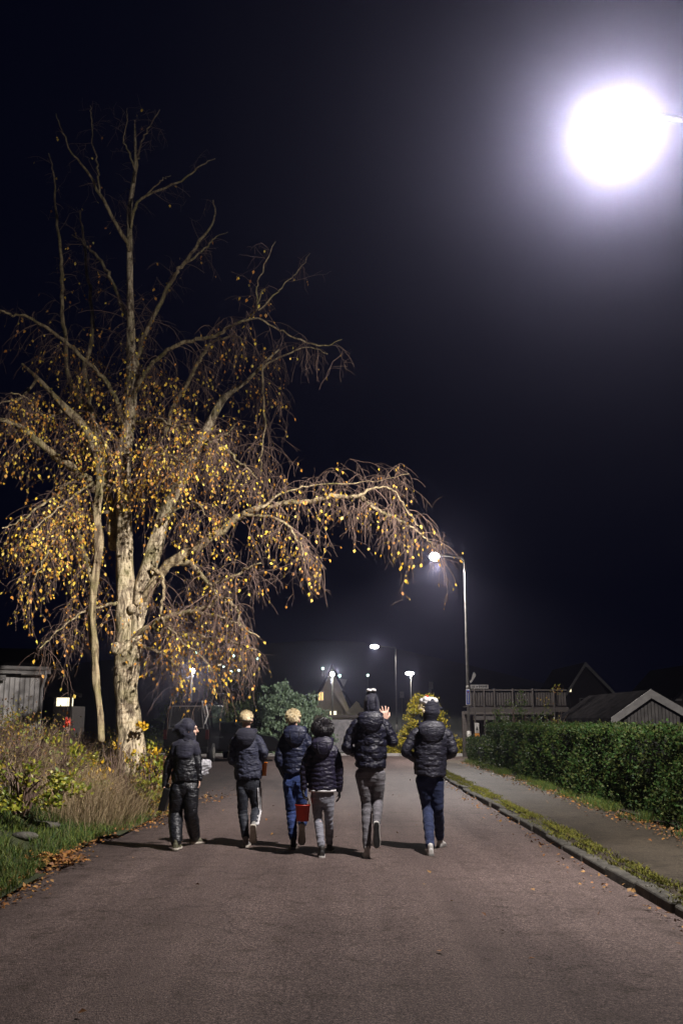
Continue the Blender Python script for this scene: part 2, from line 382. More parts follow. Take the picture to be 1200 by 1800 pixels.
M['win_bright'] = mat('bright lit window', (0.8, 0.8, 0.7), 0.3, emit=(1.0, 0.86, 0.55), estr=1.4)
M['win_pink'] = mat('pale lit window', (0.8, 0.8, 0.7), 0.3, emit=(1.0, 0.70, 0.50), estr=1.4)
M['win_dark'] = mat('dark window glass', (0.01, 0.01, 0.012), 0.08)
M['carpaint'] = mat('black car paint', (0.006, 0.006, 0.007), 0.18, spec=0.6)
M['glass'] = mat('car glass', (0.008, 0.010, 0.010), 0.05, spec=0.7)
M['chrome'] = mat('chrome strip', (0.55, 0.62, 0.57), 0.15, metal=1.0)
M['tyre'] = mat('tyre rubber', (0.008, 0.008, 0.008), 0.85)
M['taillight'] = mat('red tail lamp', (0.05, 0.004, 0.004), 0.3)
M['sign_blue'] = mat('blue sign face', (0.02, 0.09, 0.55), 0.35)
M['sign_white'] = mat('white sign face', (0.55, 0.53, 0.5), 0.4)
M['sign_red'] = mat('red print', (0.4, 0.03, 0.03), 0.4)
M['print_black'] = mat('black print', (0.02, 0.02, 0.02), 0.5)
M['sign_orange'] = mat('orange reflective', (0.7, 0.28, 0.02), 0.4)

# ------------------------------------------------------------------ object helpers
def tag(o, label=None, cat=None, group=None, kind=None):
    if label: o['label'] = label
    if cat: o['category'] = cat
    if group: o['group'] = group
    if kind: o['kind'] = kind
    return o
def empty(name, loc=(0, 0, 0), label=None, cat=None, group=None):
    o = bpy.data.objects.new(name, None)
    COL.objects.link(o)
    o.location = loc
    o.empty_display_size = 0.1
    tag(o, label, cat, group)
    return o
def link(name, me, m, parent=None, smooth=False, loc=None):
    if m is not None and not me.materials:
        me.materials.append(m)
    o = bpy.data.objects.new(name, me)
    COL.objects.link(o)
    if parent is not None:
        o.parent = parent
    if loc is not None:
        o.location = loc
    if smooth:
        me.polygons.foreach_set('use_smooth', [True] * len(me.polygons))
    return o

class MB:
    def __init__(s, off=(0, 0, 0)):
        s.v, s.f, s.off = [], [], Vector(off)
    def add(s, vs, fs):
        k = len(s.v)
        s.v.extend([tuple(Vector(v) - s.off) for v in vs])
        s.f.extend([tuple(i + k for i in f) for f in fs])
        return s
    def box(s, c, size, rot=None):
        c = Vector(c); h = Vector(size) / 2
        vs = [Vector((x * h.x, y * h.y, z * h.z)) for x in (-1, 1) for y in (-1, 1) for z in (-1, 1)]
        if rot is not None: vs = [rot @ v for v in vs]
        return s.add([c + v for v in vs], [(0, 1, 3, 2), (4, 6, 7, 5), (0, 4, 5, 1), (2, 3, 7, 6), (0, 2, 6, 4), (1, 5, 7, 3)])
    def slab(s, pts, d):
        """polygon pts extruded along vector d"""
        n = len(pts); d = Vector(d)
        vs = [Vector(p) for p in pts] + [Vector(p) + d for p in pts]
        fs = [tuple(range(n))[::-1], tuple(range(n, 2 * n))] + [(i, (i + 1) % n, n + (i + 1) % n, n + i) for i in range(n)]
        return s.add(vs, fs)
    def tube(s, pts, rad, n=10, flat=None, ref=None, capr=True):
        """rad: radius per point, or (rx, ry) pairs; ref: side direction for rx"""
        pts = [Vector(p) for p in pts]
        m = len(pts)
        if not isinstance(rad, (list, tuple)): rad = [rad] * m
        T = []
        for i in range(m):
            a = pts[max(0, i - 1)]; b = pts[min(m - 1, i + 1)]
            t = (b - a)
            T.append(t.normalized() if t.length > 1e-9 else Vector((0, 0, 1)))
        side = Vector(ref) if ref is not None else (Vector((1, 0, 0)) if abs(T[0].x) < 0.8 else Vector((0, 1, 0)))
        vs, fs = [], []
        rows = []
        def ring(c, t, rx, ry):
            nonlocal side
            sd = (side - t * side.dot(t))
            if sd.length < 1e-6: sd = t.orthogonal()
            sd.normalize(); up = t.cross(sd); side = sd
            k = len(vs)
            for j in range(n):
                a = 2 * PI * j / n
                vs.append(c + sd * (rx * math.cos(a)) + up * (ry * math.sin(a)))
            rows.append(list(range(k, k + n)))
        def rr(i):
            r = rad[i]
            return r if isinstance(r, (list, tuple)) else (r, r)
        if capr:
            rx, ry = rr(0); r0 = min(rx, ry)
            for q in (0.9, 0.5): ring(pts[0] - T[0] * r0 * q, T[0], rx * math.sqrt(1 - q * q), ry * math.sqrt(1 - q * q))
        for i in range(m):
            rx, ry = rr(i); ring(pts[i], T[i], rx, ry)
        if capr:
            rx, ry = rr(m - 1); r0 = min(rx, ry)
            for q in (0.5, 0.9): ring(pts[-1] + T[-1] * r0 * q, T[-1], rx * math.sqrt(1 - q * q), ry * math.sqrt(1 - q * q))
        for a, b in zip(rows[:-1], rows[1:]):
            for j in range(n):
                fs.append((a[j], a[(j + 1) % n], b[(j + 1) % n], b[j]))
        fs.append(tuple(rows[0][::-1])); fs.append(tuple(rows[-1]))
        return s.add(vs, fs)
    def ell(s, c, r, R=None, nu=14, nv=9):
        c = Vector(c)
        vs, fs = [Vector((0, 0, -r[2]))], []
        for i in range(1, nv):
            ph = -PI / 2 + PI * i / nv
            for j in range(nu):
                a = 2 * PI * j / nu
                vs.append(Vector((r[0] * math.cos(ph) * math.cos(a), r[1] * math.cos(ph) * math.sin(a), r[2] * math.sin(ph))))
        vs.append(Vector((0, 0, r[2])))
        for j in range(nu):
            fs.append((0, 1 + (j + 1) % nu, 1 + j))
            for i in range(nv - 2):
                a = 1 + i * nu + j; b = 1 + i * nu + (j + 1) % nu
                fs.append((a, b, b + nu, a + nu))
            fs.append((1 + (nv - 2) * nu + j, 1 + (nv - 2) * nu + (j + 1) % nu, len(vs) - 1))
        if R is not None: vs = [R @ v for v in vs]
        return s.add([c + v for v in vs], fs)
    def build(s, name, m, parent=None, smooth=False, loc=None, voxel=None, smoothit=4, bevel=None):
        me = bpy.data.meshes.new(name)
        me.from_pydata(s.v, [], s.f)
        bm = bmesh.new(); bm.from_mesh(me)
        bmesh.ops.recalc_face_normals(bm, faces=bm.faces)
        bm.to_mesh(me); bm.free()
        me.update()
        o = link(name, me, m, parent, smooth, loc)
        if voxel:
            r = o.modifiers.new('remesh', 'REMESH'); r.mode = 'VOXEL'; r.voxel_size = voxel; r.use_smooth_shade = True
            if smoothit:
                k = o.modifiers.new('smooth', 'SMOOTH'); k.iterations = smoothit; k.factor = 0.5
        if bevel:
            k = o.modifiers.new('bevel', 'BEVEL'); k.width = bevel; k.segments = 2; k.limit_method = 'ANGLE'
        return o

def np_mesh(name, V, Fidx, k, m, parent=None, kind='stuff', smooth=False):
    """V (n,3) vertices; Fidx (f,k) faces"""
    me = bpy.data.meshes.new(name)
    me.vertices.add(len(V)); me.vertices.foreach_set('co', np.asarray(V, np.float32).ravel())
    nf = len(Fidx)
    me.loops.add(nf * k); me.loops.foreach_set('vertex_index', np.asarray(Fidx, np.int32).ravel())
    me.polygons.add(nf); me.polygons.foreach_set('loop_start', np.arange(nf, dtype=np.int32) * k)
    me.update(calc_edges=True)
    o = link(name, me, m, parent, smooth)
    if kind: o['kind'] = kind
    return o

def unit(a):
    return a / np.maximum(np.linalg.norm(a, axis=1, keepdims=True), 1e-9)
def leaves(name, C, size, m, parent=None, kind='stuff', D=None, width=0.62, N=None, spread=0.8):
    """folded leaf shapes: 6 vertices, 4 triangles each; C (n,3) attachment points, D growing directions"""
    C = np.asarray(C, float); n = len(C)
    if D is None: D = RNG.normal(size=(n, 3))
    else: D = np.asarray(D, float) + RNG.normal(size=(n, 3)) * 0.25
    D = unit(D)
    if N is None: Nn = RNG.normal(size=(n, 3))
    else: Nn = np.asarray(N, float) + RNG.normal(size=(n, 3)) * spread
    S = unit(np.cross(D, Nn))
    U = np.cross(S, D)
    L = (size * RNG.uniform(0.65, 1.3, n))[:, None] if np.isscalar(size) else (size * RNG.uniform(0.8, 1.2, n))[:, None]
    w = L * width * 0.5
    v0 = C; v1 = C + D * L * 0.38 + S * w + U * w * 0.35; v2 = C + D * L * 0.45
    v3 = C + D * L * 0.38 - S * w + U * w * 0.35; v4 = C + D * L
    V = np.stack([v0, v1, v2, v3, v4], 1).reshape(-1, 3)
    b = (np.arange(n) * 5)[:, None]
    F = np.concatenate([b + np.array([[0, 1, 2]]), b + np.array([[1, 4, 2]]), b + np.array([[0, 2, 3]]), b + np.array([[2, 4, 3]])], 0)
    return np_mesh(name, V, F, 3, m, parent, kind)
def blades(name, B, H, W_, lean, m, parent=None, curve=0.5):
    """grass blades: bases B, heights H, half width W_, lean vectors"""
    n = len(B)
    a = RNG.uniform(0, 2 * PI, n)
    S = np.stack([np.cos(a), np.sin(a), np.zeros(n)], 1) * W_[:, None]
    up = np.array([[0, 0, 1.0]])
    H = H[:, None]
    p0 = B; p1 = B + up * H * 0.55 + lean * H * 0.25; p2 = B + up * H * (1 - 0.25 * curve) + lean * H * (0.5 + curve * 0.5)
    V = np.stack([p0 - S, p0 + S, p1 - S * 0.7, p1 + S * 0.7, p2], 1).reshape(-1, 3)
    b = (np.arange(n) * 5)[:, None]
    F = np.concatenate([b + np.array([[0, 1, 3]]), b + np.array([[0, 3, 2]]), b + np.array([[2, 3, 4]])], 0)
    return np_mesh(name, V, F, 3, m, parent)
def twigs(name, lines, m, parent=None, n=3, kind='stuff'):
    """lines: list of (points (k,3), r0, r1)"""
    Vs, Fs = [], []; base = 0
    ang = 2 * PI * np.arange(n) / n
    for pts, r0, r1 in lines:
        pts = np.asarray(pts, float); k = len(pts)
        T = np.gradient(pts, axis=0); T = unit(T)
        ref = np.array([0.3, 0.9, 0.1])
        S = unit(np.cross(T, ref)); U = np.cross(T, S)
        r = np.linspace(r0, r1, k)[:, None, None]
        ring = pts[:, None, :] + r * (S[:, None, :] * np.cos(ang)[None, :, None] + U[:, None, :] * np.sin(ang)[None, :, None])
        Vs.append(ring.reshape(-1, 3))
        i = np.arange(k - 1)[:, None] * n; j = np.arange(n)[None, :]; j2 = (j + 1) % n
        q = np.stack([i + j, i + j2, i + n + j2, i + n + j], -1).reshape(-1, 4) + base
        Fs.append(q); base += k * n
    return np_mesh(name, np.concatenate(Vs), np.concatenate(Fs), 4, m, parent, kind)

def vnoise(x, y, s=1.0, seed=0):
    x = np.asarray(x, float) * s + seed * 13.7; y = np.asarray(y, float) * s + seed * 7.1
    return (np.sin(x * 1.7 + 1.3 * np.sin(y * 1.1)) + np.sin(y * 2.3 + 1.7 * np.sin(x * 0.9 + 2)) + 0.5 * np.sin(x * 5.1 + y * 3.7) + 0.5 * np.sin(y * 6.3 - x * 4.1)) / 3.0

# ------------------------------------------------------------------ haze, added to make the lens glare around the lamps
hb = MB().box((0, 118, 9.0), (420, 260, 22)).build('haze', None)
hm = bpy.data.materials.new('glare haze'); hm.use_nodes = True
hm.node_tree.nodes.clear()
ho = hm.node_tree.nodes.new('ShaderNodeOutputMaterial')
hv = hm.node_tree.nodes.new('ShaderNodeVolumePrincipled')
hv.inputs['Color'].default_value = (0.58, 0.58, 0.86, 1)
hv.inputs['Density'].default_value = HAZE
hv.inputs['Anisotropy'].default_value = 0.945
hm.node_tree.links.new(hv.outputs[0], ho.inputs['Volume'])
hb.data.materials.append(hm)
hb['kind'] = 'stuff'

# ------------------------------------------------------------------ ground, road, pavement
def grid(name, x0, x1, y0, y1, nx, ny, fz, m, kind='structure', keep=None):
    xs = np.linspace(x0, x1, nx); ys = np.linspace(y0, y1, ny)
    X, Y = np.meshgrid(xs, ys)
    Z = fz(X, Y)
    V = np.stack([X, Y, Z], -1).reshape(-1, 3)
    F = []
    for j in range(ny - 1):
        for i in range(nx - 1):
            if keep is None or keep(0.5 * (xs[i] + xs[i + 1]), 0.5 * (ys[j] + ys[j + 1])):
                a = j * nx + i
                F.append((a, a + 1, a + nx + 1, a + nx))
    o = np_mesh(name, V, np.array(F), 4, m, None, kind, smooth=True)
    return o

def hillz(X, Y):
    t = np.clip((Y - 75) / 90.0, 0, 1)
    return -0.06 + 15.0 * t * t * (3 - 2 * t) * (0.75 + 0.25 * np.sin(X * 0.03 + 1.0)) * np.clip((60 - X) / 60.0, 0.25, 1.0)
grid('ground', -200, 200, -10, 240, 60, 60, lambda X, Y: np.minimum(hillz(X, Y), -0.06 + 0 * X) if False else hillz(X, Y) , M['soil'])
bpy.data.objects['ground'].data.materials[0] = M['hill']

RX0, RX1 = -2.95, 2.66
def edge_l(y):   # left edge of the asphalt on the near stretch, uneven
    return RX0 + 0.10 * np.sin(y * 0.9) + 0.05 * np.sin(y * 2.7 + 1)
# road: near strip and the wide junction behind the birch, one sheet
rv, rf = [], []
ys = np.concatenate([np.linspace(-8, 20, 80), np.linspace(20.4, 43.6, 60)])
for y in ys:
    if y <= 19.0: xl = RX0 - 0.35
    elif y < 22: xl = RX0 - 0.35 - 12 * ((y - 19.0) / 3.0) ** 1.5
    else: xl = -15.5
    xr = RX1 + 0.02 if y < 37 else RX1 + 0.02 + 14 * min(1, (y - 37) / 3.0) ** 1.5
    for k in range(25):
        t = k / 24
        x = xl + (xr - xl) * t
        rv.append((x, y, 0.035 * (1 - ((x + 0.15) / 2.8) ** 2) if abs(x + 0.15) < 2.8 else 0.0))
for j in range(len(ys) - 1):
    for k in range(24):
        a = j * 25 + k
        rf.append((a, a + 1, a + 26, a + 25))
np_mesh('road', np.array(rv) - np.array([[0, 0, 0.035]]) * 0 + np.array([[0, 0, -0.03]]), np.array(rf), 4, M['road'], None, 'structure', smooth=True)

# right pavement
def walkz(X, Y): return 0.085 + 0.012 * vnoise(X, Y, 1.5) - 0.045 * np.clip(1 - (X - 2.76) / 0.2, 0, 1)
grid('pavement', 2.76, 4.75, -8, 36.5, 22, 120, walkz, M['walk'])
grid('hedge_bed', 4.35, 9.5, -8, 38, 10, 60, lambda X, Y: 0.11 + 0.05 * np.abs(vnoise(X, Y, 1.2)), M['soil'])
grid('far_lawn', -15, 17, 43.75, 74.5, 30, 30, lambda X, Y: -0.01 + 0.06 * np.clip((Y - 43.75), 0, 1) + 0.03 * vnoise(X, Y, 0.7), M['turf'])

# kerb stones on the right, each a part of one kerb
kerb = empty('kerb', (2.73, 8, 0)); tag(kerb, kind='structure')
ksm = MB().box((0, 0, 0), (0.15, 0.97, 0.24)).build('kerb_stone', M['kerb'], kerb, bevel=0.02)
for i in range(36):
    o = ksm if i == 0 else ksm.copy()
    if i: COL.objects.link(o); o.parent = kerb
    o.location = (random.uniform(-0.03, 0.02), -8 + i * 1.0 - 7.0 + 3.0, -0.062 + random.uniform(-0.025, 0.015))
    o.rotation_euler = (random.uniform(-0.01, 0.01), random.uniform(-0.05, 0.05), random.uniform(-0.012, 0.012))
fk = empty('far_kerb', (0, 43.65, 0)); tag(fk, kind='structure')
fks = MB().box((0, 0, 0), (0.98, 0.14, 0.2)).build('kerb_stone', M['trim_dim'], fk, bevel=0.015)
for i in range(24):
    o = fks if i == 0 else fks.copy()
    if i: COL.objects.link(o); o.parent = fk
    o.location = (-14 + i * 1.0, 0, 0.0)

# left verge
def verge_in(x, y):
    e = -2.98 + 0.12 * math.sin(y * 0.9) + 0.06 * math.sin(y * 2.7 + 1)
    if y > 17: e -= 0.30 * (y - 17) ** 1.6
    return x < e
def vergez(X, Y):
    X = np.asarray(X, float); Y = np.asarray(Y, float)
    e = -2.98 + 0.12 * np.sin(Y * 0.9) - 0.30 * np.clip(Y - 17, 0, 9) ** 1.6
    d = np.clip((e - X) / 2.2, 0, 1)
    far = np.clip((23.0 - Y) / 3.0, 0, 1)
    return 0.02 + (0.62 * d * d * (3 - 2 * d) + 0.05 * vnoise(X, Y, 2.0) * np.clip(d * 4, 0, 1)) * far
grid('verge', -16, -2.7, -8, 25, 70, 120, vergez, M['turf'], keep=verge_in)

# ------------------------------------------------------------------ street lamps
def street_lamp(head, pole_x, label, lens, w=0, spill=0, arm=True, size=0.5, group='street lamps', base_z=0.0, cutoff=True):
    hx, hy, hz = head
    r = empty('street_lamp', (pole_x, hy, base_z), label, 'street lamp')
    r['group'] = group
    off = (pole_x, hy, base_z)
    ptop = hz - 0.05
    s = 1 if hx >= pole_x else -1
    MB(off).tube([(pole_x, hy, base_z - 0.2), (pole_x, hy, base_z + 1.1)], 0.085, 12, capr=False).build('base_sleeve', M['galv'], r, True)
    pts = [(pole_x, hy, base_z + 1.1), (pole_x, hy, ptop - 0.25)]
    if arm:
        pts += [(pole_x + s * 0.02, hy, ptop - 0.08), (pole_x + s * 0.12, hy, ptop + 0.01)]
        pts2 = [pts[-1], (hx - s * 0.22, hy, hz + 0.07)]
        MB(off).tube(pts2, 0.03, 10).build('arm', M['galv'] if cutoff else M['steel_dark'], r, True)
    MB(off).tube(pts, [0.055, 0.042] + [0.036] * (len(pts) - 2), 12).build('pole', M['galv'], r, True)
    MB(off).tube([(pole_x, hy, base_z + 2.6), (pole_x, hy, base_z + 2.68)], 0.066, 12).build('clamp', M['galv'], r, True)
    # lantern: tapered housing with lens beneath
    b = MB(off)
    secs = [(-0.30, 0.05, 0.03), (-0.2, 0.10, 0.05), (0.0, 0.14, 0.065), (0.22, 0.12, 0.055), (0.30, 0.06, 0.03)]
    prev = None; vs = []; fs = []
    for k, (t, wx, h) in enumerate(secs):
        for j in range(9):
            a = PI * j / 8
            vs.append((hx + s * t, hy + wx * math.cos(a), hz + 0.03 + h * math.sin(a)))
    for k in range(len(secs) - 1):
        for j in range(8):
            a = k * 9 + j
            fs.append((a, a + 1, a + 10, a + 9))
        fs.append((k * 9, k * 9 + 9, k * 9 + 17, k * 9 + 8))
    fs.append(tuple(range(9))); fs.append(tuple(range(36, 45))[::-1])
    b.add(vs, fs)
    b.build('lamp_housing', M['lamp_case'], r, True)
    MB(off).ell((hx + s * 0.02, hy, hz + 0.015), (0.2 * size * 2, 0.15 * size * 2, 0.16)).build('lamp_lens', lens, r, True)
    if w:
        ld = bpy.data.lights.new('lamp_light', 'POINT')
        ld.energy = w; ld.color = (1.0, 0.93, 0.90)
        ld.shadow_soft_size = 0.09
        # light distribution of a road lantern: thrown wide below the horizontal, little above it
        ld.use_nodes = True
        n, l = ld.node_tree.nodes, ld.node_tree.links
        em = n['Emission']
        tc = n.new('ShaderNodeTexCoord'); sx = n.new('ShaderNodeSeparateXYZ')
        l.new(tc.outputs['Normal'], sx.inputs[0])
        ma = n.new('ShaderNodeMapRange'); ma.inputs[1].default_value = -1; ma.inputs[2].default_value = 1
        l.new(sx.outputs[2], ma.inputs[0])
        rp = n.new('ShaderNodeValToRGB'); e = rp.color_ramp.elements
        prof = [(0.0, 0.25), (0.05, 0.28), (0.12, 0.42), (0.24, 1.15), (0.34, 1.0), (0.42, 0.62), (0.50, 0.13), (1.0, 0.022)]
        if cutoff: prof = [(0.0, 0.5), (0.08, 0.55), (0.22, 0.95), (0.31, 1.0), (0.362, 0.03), (0.45, 0.02), (0.60, 0.02), (1.0, 0.01)]
        while len(e) < len(prof): e.new(0.5)
        for q, (p_, v_) in zip(e, prof): q.position = p_; q.color = (v_, v_, v_, 1)
        l.new(ma.outputs[0], rp.inputs[0])
        mm = n.new('ShaderNodeMath'); mm.operation = 'MULTIPLY'; mm.inputs[1].default_value = 2.3
        l.new(rp.outputs[0], mm.inputs[0])
        # the optic throws more along the street ahead than behind
        mf = n.new('ShaderNodeMapRange'); mf.inputs[1].default_value = -0.5; mf.inputs[2].default_value = 0.3; mf.inputs[3].default_value = 1.0 if cutoff else 0.4; mf.inputs[4].default_value = 1.0
        l.new(sx.outputs[1], mf.inputs[0])
        m5 = n.new('ShaderNodeMath'); m5.operation = 'MULTIPLY'
        l.new(mm.outputs[0], m5.inputs[0]); l.new(mf.outputs[0], m5.inputs[1]); l.new(m5.outputs[0], em.inputs['Strength'])
        lo = bpy.data.objects.new('lamp_light', ld); COL.objects.link(lo); lo.parent = r
        lo.location = (hx - pole_x, 0, hz - base_z - 0.15)
    return r

LH = 7.5
r_ = ray(1080, 212); t_ = (LH - CAM_H) / r_.z
LAMP = Vector((r_.x * t_, r_.y * t_, LH))
street_lamp(LAMP, 4.05, 'dazzling white street lamp, the nearest, at the upper right over the road', M['lens_main'], MAIN_W, cutoff=False)
r_ = ray(764, 979); t_ = (LH - CAM_H) / r_.z
L2 = Vector((r_.x * t_, r_.y * t_, LH))
street_lamp(L2, P(819, 1100, L2.y).x, 'lit street lamp with an arm reaching left towards the birch branch tip, blue sign below', M['lens'], 3600)
r_ = ray(658, 1137); t_ = (LH - CAM_H) / r_.z
L3 = Vector((r_.x * t_, r_.y * t_, LH))
street_lamp(L3, P(696, 1200, L3.y).x, 'lit street lamp with a slim pole right above the tallest walker', M['lens'], 1300, size=0.9)
r_ = ray(720, 1184); t_ = (5.5 - CAM_H) / r_.z
L4 = Vector((r_.x * t_, r_.y * t_, 5.5))
street_lamp(L4, L4.x + 0.1, 'short lit street lamp behind the yellow bush, white globe atop its pole', M['lens'], 900, arm=False, size=0.95)

# ------------------------------------------------------------------ signs on the second lamp post and by the small hedge
PX, PY_ = P(819, 1100, L2.y).x, L2.y
def text_ob(name, body, size, loc, rot, m, parent):
    c = bpy.data.curves.new(name, 'FONT'); c.body = body; c.size = size; c.extrude = 0.002
    c.align_x = 'CENTER'; c.align_y = 'CENTER'
    o = bpy.data.objects.new(name, c); COL.objects.link(o)
    o.location = loc; o.rotation_euler = rot; o.parent = parent
    c.materials.append(m)
    return o
zc = P(818, 1226, PY_).z
bs = empty('blue_sign', (PX - 0.02, PY_ - 0.14, zc), 'narrow blue road sign with white border fixed to the lamp post beside the deck', 'road sign')
MB().box((0, 0, 0), (0.155, 0.02, 0.56)).build('border', M['trim_white'], bs, bevel=0.008)
MB().box((0, -0.013, 0), (0.115, 0.01, 0.50)).build('face', M['sign_blue'], bs)
MB().box((0, -0.02, -0.03), (0.035, 0.006, 0.36)).build('stripe', M['sign_white'], bs)
MB().box((0, -0.02, 0.19), (0.05, 0.006, 0.05)).build('symbol', M['sign_red'], bs)
MB().box((0, 0.05, 0.1), (0.04, 0.1, 0.03)).build('bracket', M['galv'], bs)
p = P(842, 1207, PY_ + 0.02)
ss = empty('street_name_sign', (p.x, p.y, p.z), 'small white street name sign with dark letters above the deck railing', 'street sign')
MB().box((0, 0, 0), (0.66, 0.02, 0.145)).build('plate', M['sign_white'], ss, bevel=0.005)
for k, (x, w) in enumerate([(-0.25, 0.025), (-0.2, 0.035), (-0.09, 0.05), (-0.01, 0.035), (0.055, 0.05), (0.125, 0.045), (0.19, 0.05), (0.25, 0.045)]):
    MB().box((x, -0.013, random.uniform(-0.008, 0.008)), (w, 0.006, 0.055 + 0.02 * (k % 2))).build('letter', M['print_black'], ss)
MB().tube([(-0.33, 0, 0), (PX - p.x + 0.04, 0, 0)], 0.015, 8).build('bracket', M['galv'], ss)
p = P(831, 1191, PY_ + 0.05)
ps = empty('pointer_sign', (p.x, p.y, p.z), 'pale tilted pointer sign seen at an angle, high beside the lamp post above the deck', 'road sign')
MB().slab([(-0.12, -0.01, -0.2), (-0.06, -0.01, -0.18), (0.10, -0.01, 0.06), (0.10, -0.01, 0.12), (0.03, -0.01, 0.20), (-0.03, -0.01, 0.05)], (0, 0.02, 0)).build('plate', M['sign_white'], ps)
MB().tube([(-0.08, 0.03, -0.12), (PX - p.x + 0.03, 0.0, -0.16)], 0.012, 8).build('bracket', M['galv'], ps)

g = G(807, 1330)
mk = empty('marker_post', (g.x + 0.1, 37.5, 0), 'short marker post, white above and orange below, between yellow bush and hedge', 'marker post')
zt = P(807, 1270, 37.5).z
MB().tube([(0, 0.05, -0.1), (0, 0.05, zt - 0.05)], 0.03, 10).build('post', M['galv'], mk, True)
MB().box((0, 0, zt - 0.20), (0.16, 0.03, 0.36)).build('white_plate', M['sign_white'], mk, bevel=0.006)
MB().box((0, 0, zt - 0.56), (0.16, 0.03, 0.34)).build('orange_plate', M['sign_orange'], mk, bevel=0.006)
MB().slab([(-0.05, -0.018, zt - 0.28), (0.05, -0.018, zt - 0.28), (0, -0.018, zt - 0.12)], (0, -0.005, 0)).build('symbol', M['print_black'], mk)
MB().box((0, -0.02, zt - 0.5), (0.05, 0.006, 0.06)).build('symbol', M['print_black'], mk)

# ------------------------------------------------------------------ raised deck beyond the second lamp
DY = 40.0
dk = empty('raised_deck', (P(860, 1240, DY).x, DY, 0), 'raised wooden deck with slatted railing behind the lamp post and hedge', 'deck')
o_ = dk.location
def L(px, py, Y): return P(px, py, Y) - Vector(o_)
a = L(826, 1214, DY); b = L(995, 1214, DY); zb = L(826, 1240, DY).z; zt = a.z
MB().box(((a.x + b.x) / 2, 0, zt + 0.02), (b.x - a.x, 0.07, 0.05)).build('top_rail', M['deck_wood'], dk)
MB().box(((a.x + b.x) / 2, 0, zb - 0.16), (b.x - a.x + 0.1, 0.12, 0.18)).build('beam', M['deck_wood'], dk)
MB().box(((a.x + b.x) / 2, 1.3, zb - 0.02), (b.x - a.x, 2.5, 0.05)).build('deck_floor', M['dark_wood'], dk)
x = a.x + 0.02; first = None
while x < b.x:
    if first is None:
        first = MB().box((0, 0, 0), (0.075, 0.025, zt - zb - 0.06)).build('slat', M['deck_wood'], dk)
        so = first
    else:
        so = first.copy(); COL.objects.link(so); so.parent = dk
    so.location = (x, 0.02 + random.uniform(-0.004, 0.004), (zt + zb) / 2 - 0.03)
    so.rotation_euler = (0, random.uniform(-0.012, 0.012), 0)
    x += 0.103
for px in (833, 850, 868, 900, 935, 972):
    q = L(px, 1214, DY)
    MB().tube([(q.x, -0.04, -0.1), (q.x, -0.04, zt + 0.06)], 0.035, 6).build('post', M['deck_wood'], dk)
for k, px in enumerate((846, 868, 885)):
    q = L(px, 1262, DY)
    MB().box((q.x, 0.5, q.z), (0.5, 0.5, 0.16)).build('stored_board', M['trim_dim'], dk)
MB().box(((a.x + b.x) / 2, 3.0, 0.9), (b.x - a.x, 0.2, 1.9)).build('back_wall', M['dark_wood'], dk)

# ------------------------------------------------------------------ gabled houses
def gable_house(name, px_l, px_r, py_eave, py_peak, px_peak, Y, depth, wall, label, cat='house', base_z=-0.2, trim=None, oh=0.25, planks=0, twidth=0.16):
    l = P(px_l, py_eave, Y); rr = P(px_r, py_eave, Y); pk = P(px_peak, py_peak, Y)
    r = empty(name, ((l.x + rr.x) / 2, Y, base_z), label, cat)
    off = r.location
    m = MB(off)
    prof = [(l.x + oh, Y, base_z), (rr.x - oh, Y, base_z), (rr.x - oh, Y, rr.z), (pk.x, Y, pk.z - 0.05), (l.x + oh, Y, l.z)]
    m.slab(prof, (0, depth, 0)).build('wall', wall, r)
    for (e, nm) in ((l, -1), (rr, 1)):
        t = MB(off)
        dx = nm * 0.0
        d = Vector((e.x - pk.x, 0, e.z - pk.z)); d.normalize()
        e2 = Vector((e.x, Y, e.z)) + d * oh
        t.slab([(pk.x, Y - 0.35, pk.z), tuple(e2 - Vector((0, 0.35, 0))), (e2.x, Y - 0.35, e2.z + 0.14), (pk.x, Y - 0.35, pk.z + 0.16)], (0, depth + 0.7, 0)).build('roof', M['roof'], r)
        if trim is not None:
            q = MB(off)
            q.slab([(pk.x, Y - 0.39, pk.z - twidth * 0.8), (e2.x, Y - 0.39, e2.z - twidth * 0.8), (e2.x, Y - 0.39, e2.z + 0.15), (pk.x, Y - 0.39, pk.z + 0.17)], (0, 0.035, 0)).build('bargeboard', trim, r)
    if planks:
        n = planks; w = (rr.x - l.x - 2 * oh) / n
        for i in range(n):
            xa = l.x + oh + i * w + 0.012; xb = xa + w - 0.024; xm = (xa + xb) / 2
            def top(x):
                if x < pk.x: return l.z + (pk.z - l.z) * (x - l.x) / (pk.x - l.x)
                return rr.z + (pk.z - rr.z) * (rr.x - x) / (rr.x - pk.x)
            z1, z2 = top(xa) - 0.12, top(xb) - 0.12
            MB(off).slab([(xa, Y - 0.03, base_z + 0.2), (xb, Y - 0.03, base_z + 0.2), (xb, Y - 0.03, z2), (xa, Y - 0.03, z1)], (0, 0.028, 0)).build('plank', M['plank_dim'], r)
    return r, off
def window(r, off, px0, px1, py0, py1, Y, m, dy=-0.06, mull=True):
    a = P(px0, py0, Y); b = P(px1, py1, Y)
    w, h = b.x - a.x, a.z - b.z
    c = Vector(((a.x + b.x) / 2, Y + dy, (a.z + b.z) / 2)) - Vector(off)
    f = MB()
    t = 0.07
    f.box((0, 0, h / 2), (w + t, 0.06, t)).box((0, 0, -h / 2), (w + t, 0.06, t))
    f.box((-w / 2, 0.002, 0), (t, 0.055, h)).box((w / 2, 0.002, 0), (t, 0.055, h))
    if mull: f.box((0, 0.004, 0), (0.04, 0.05, h))
    fo = f.build('window_frame', M['trim_dim'], r, loc=c)
    MB().box((0, 0.01, 0), (w, 0.02, h)).build('pane', m, fo)
    return fo
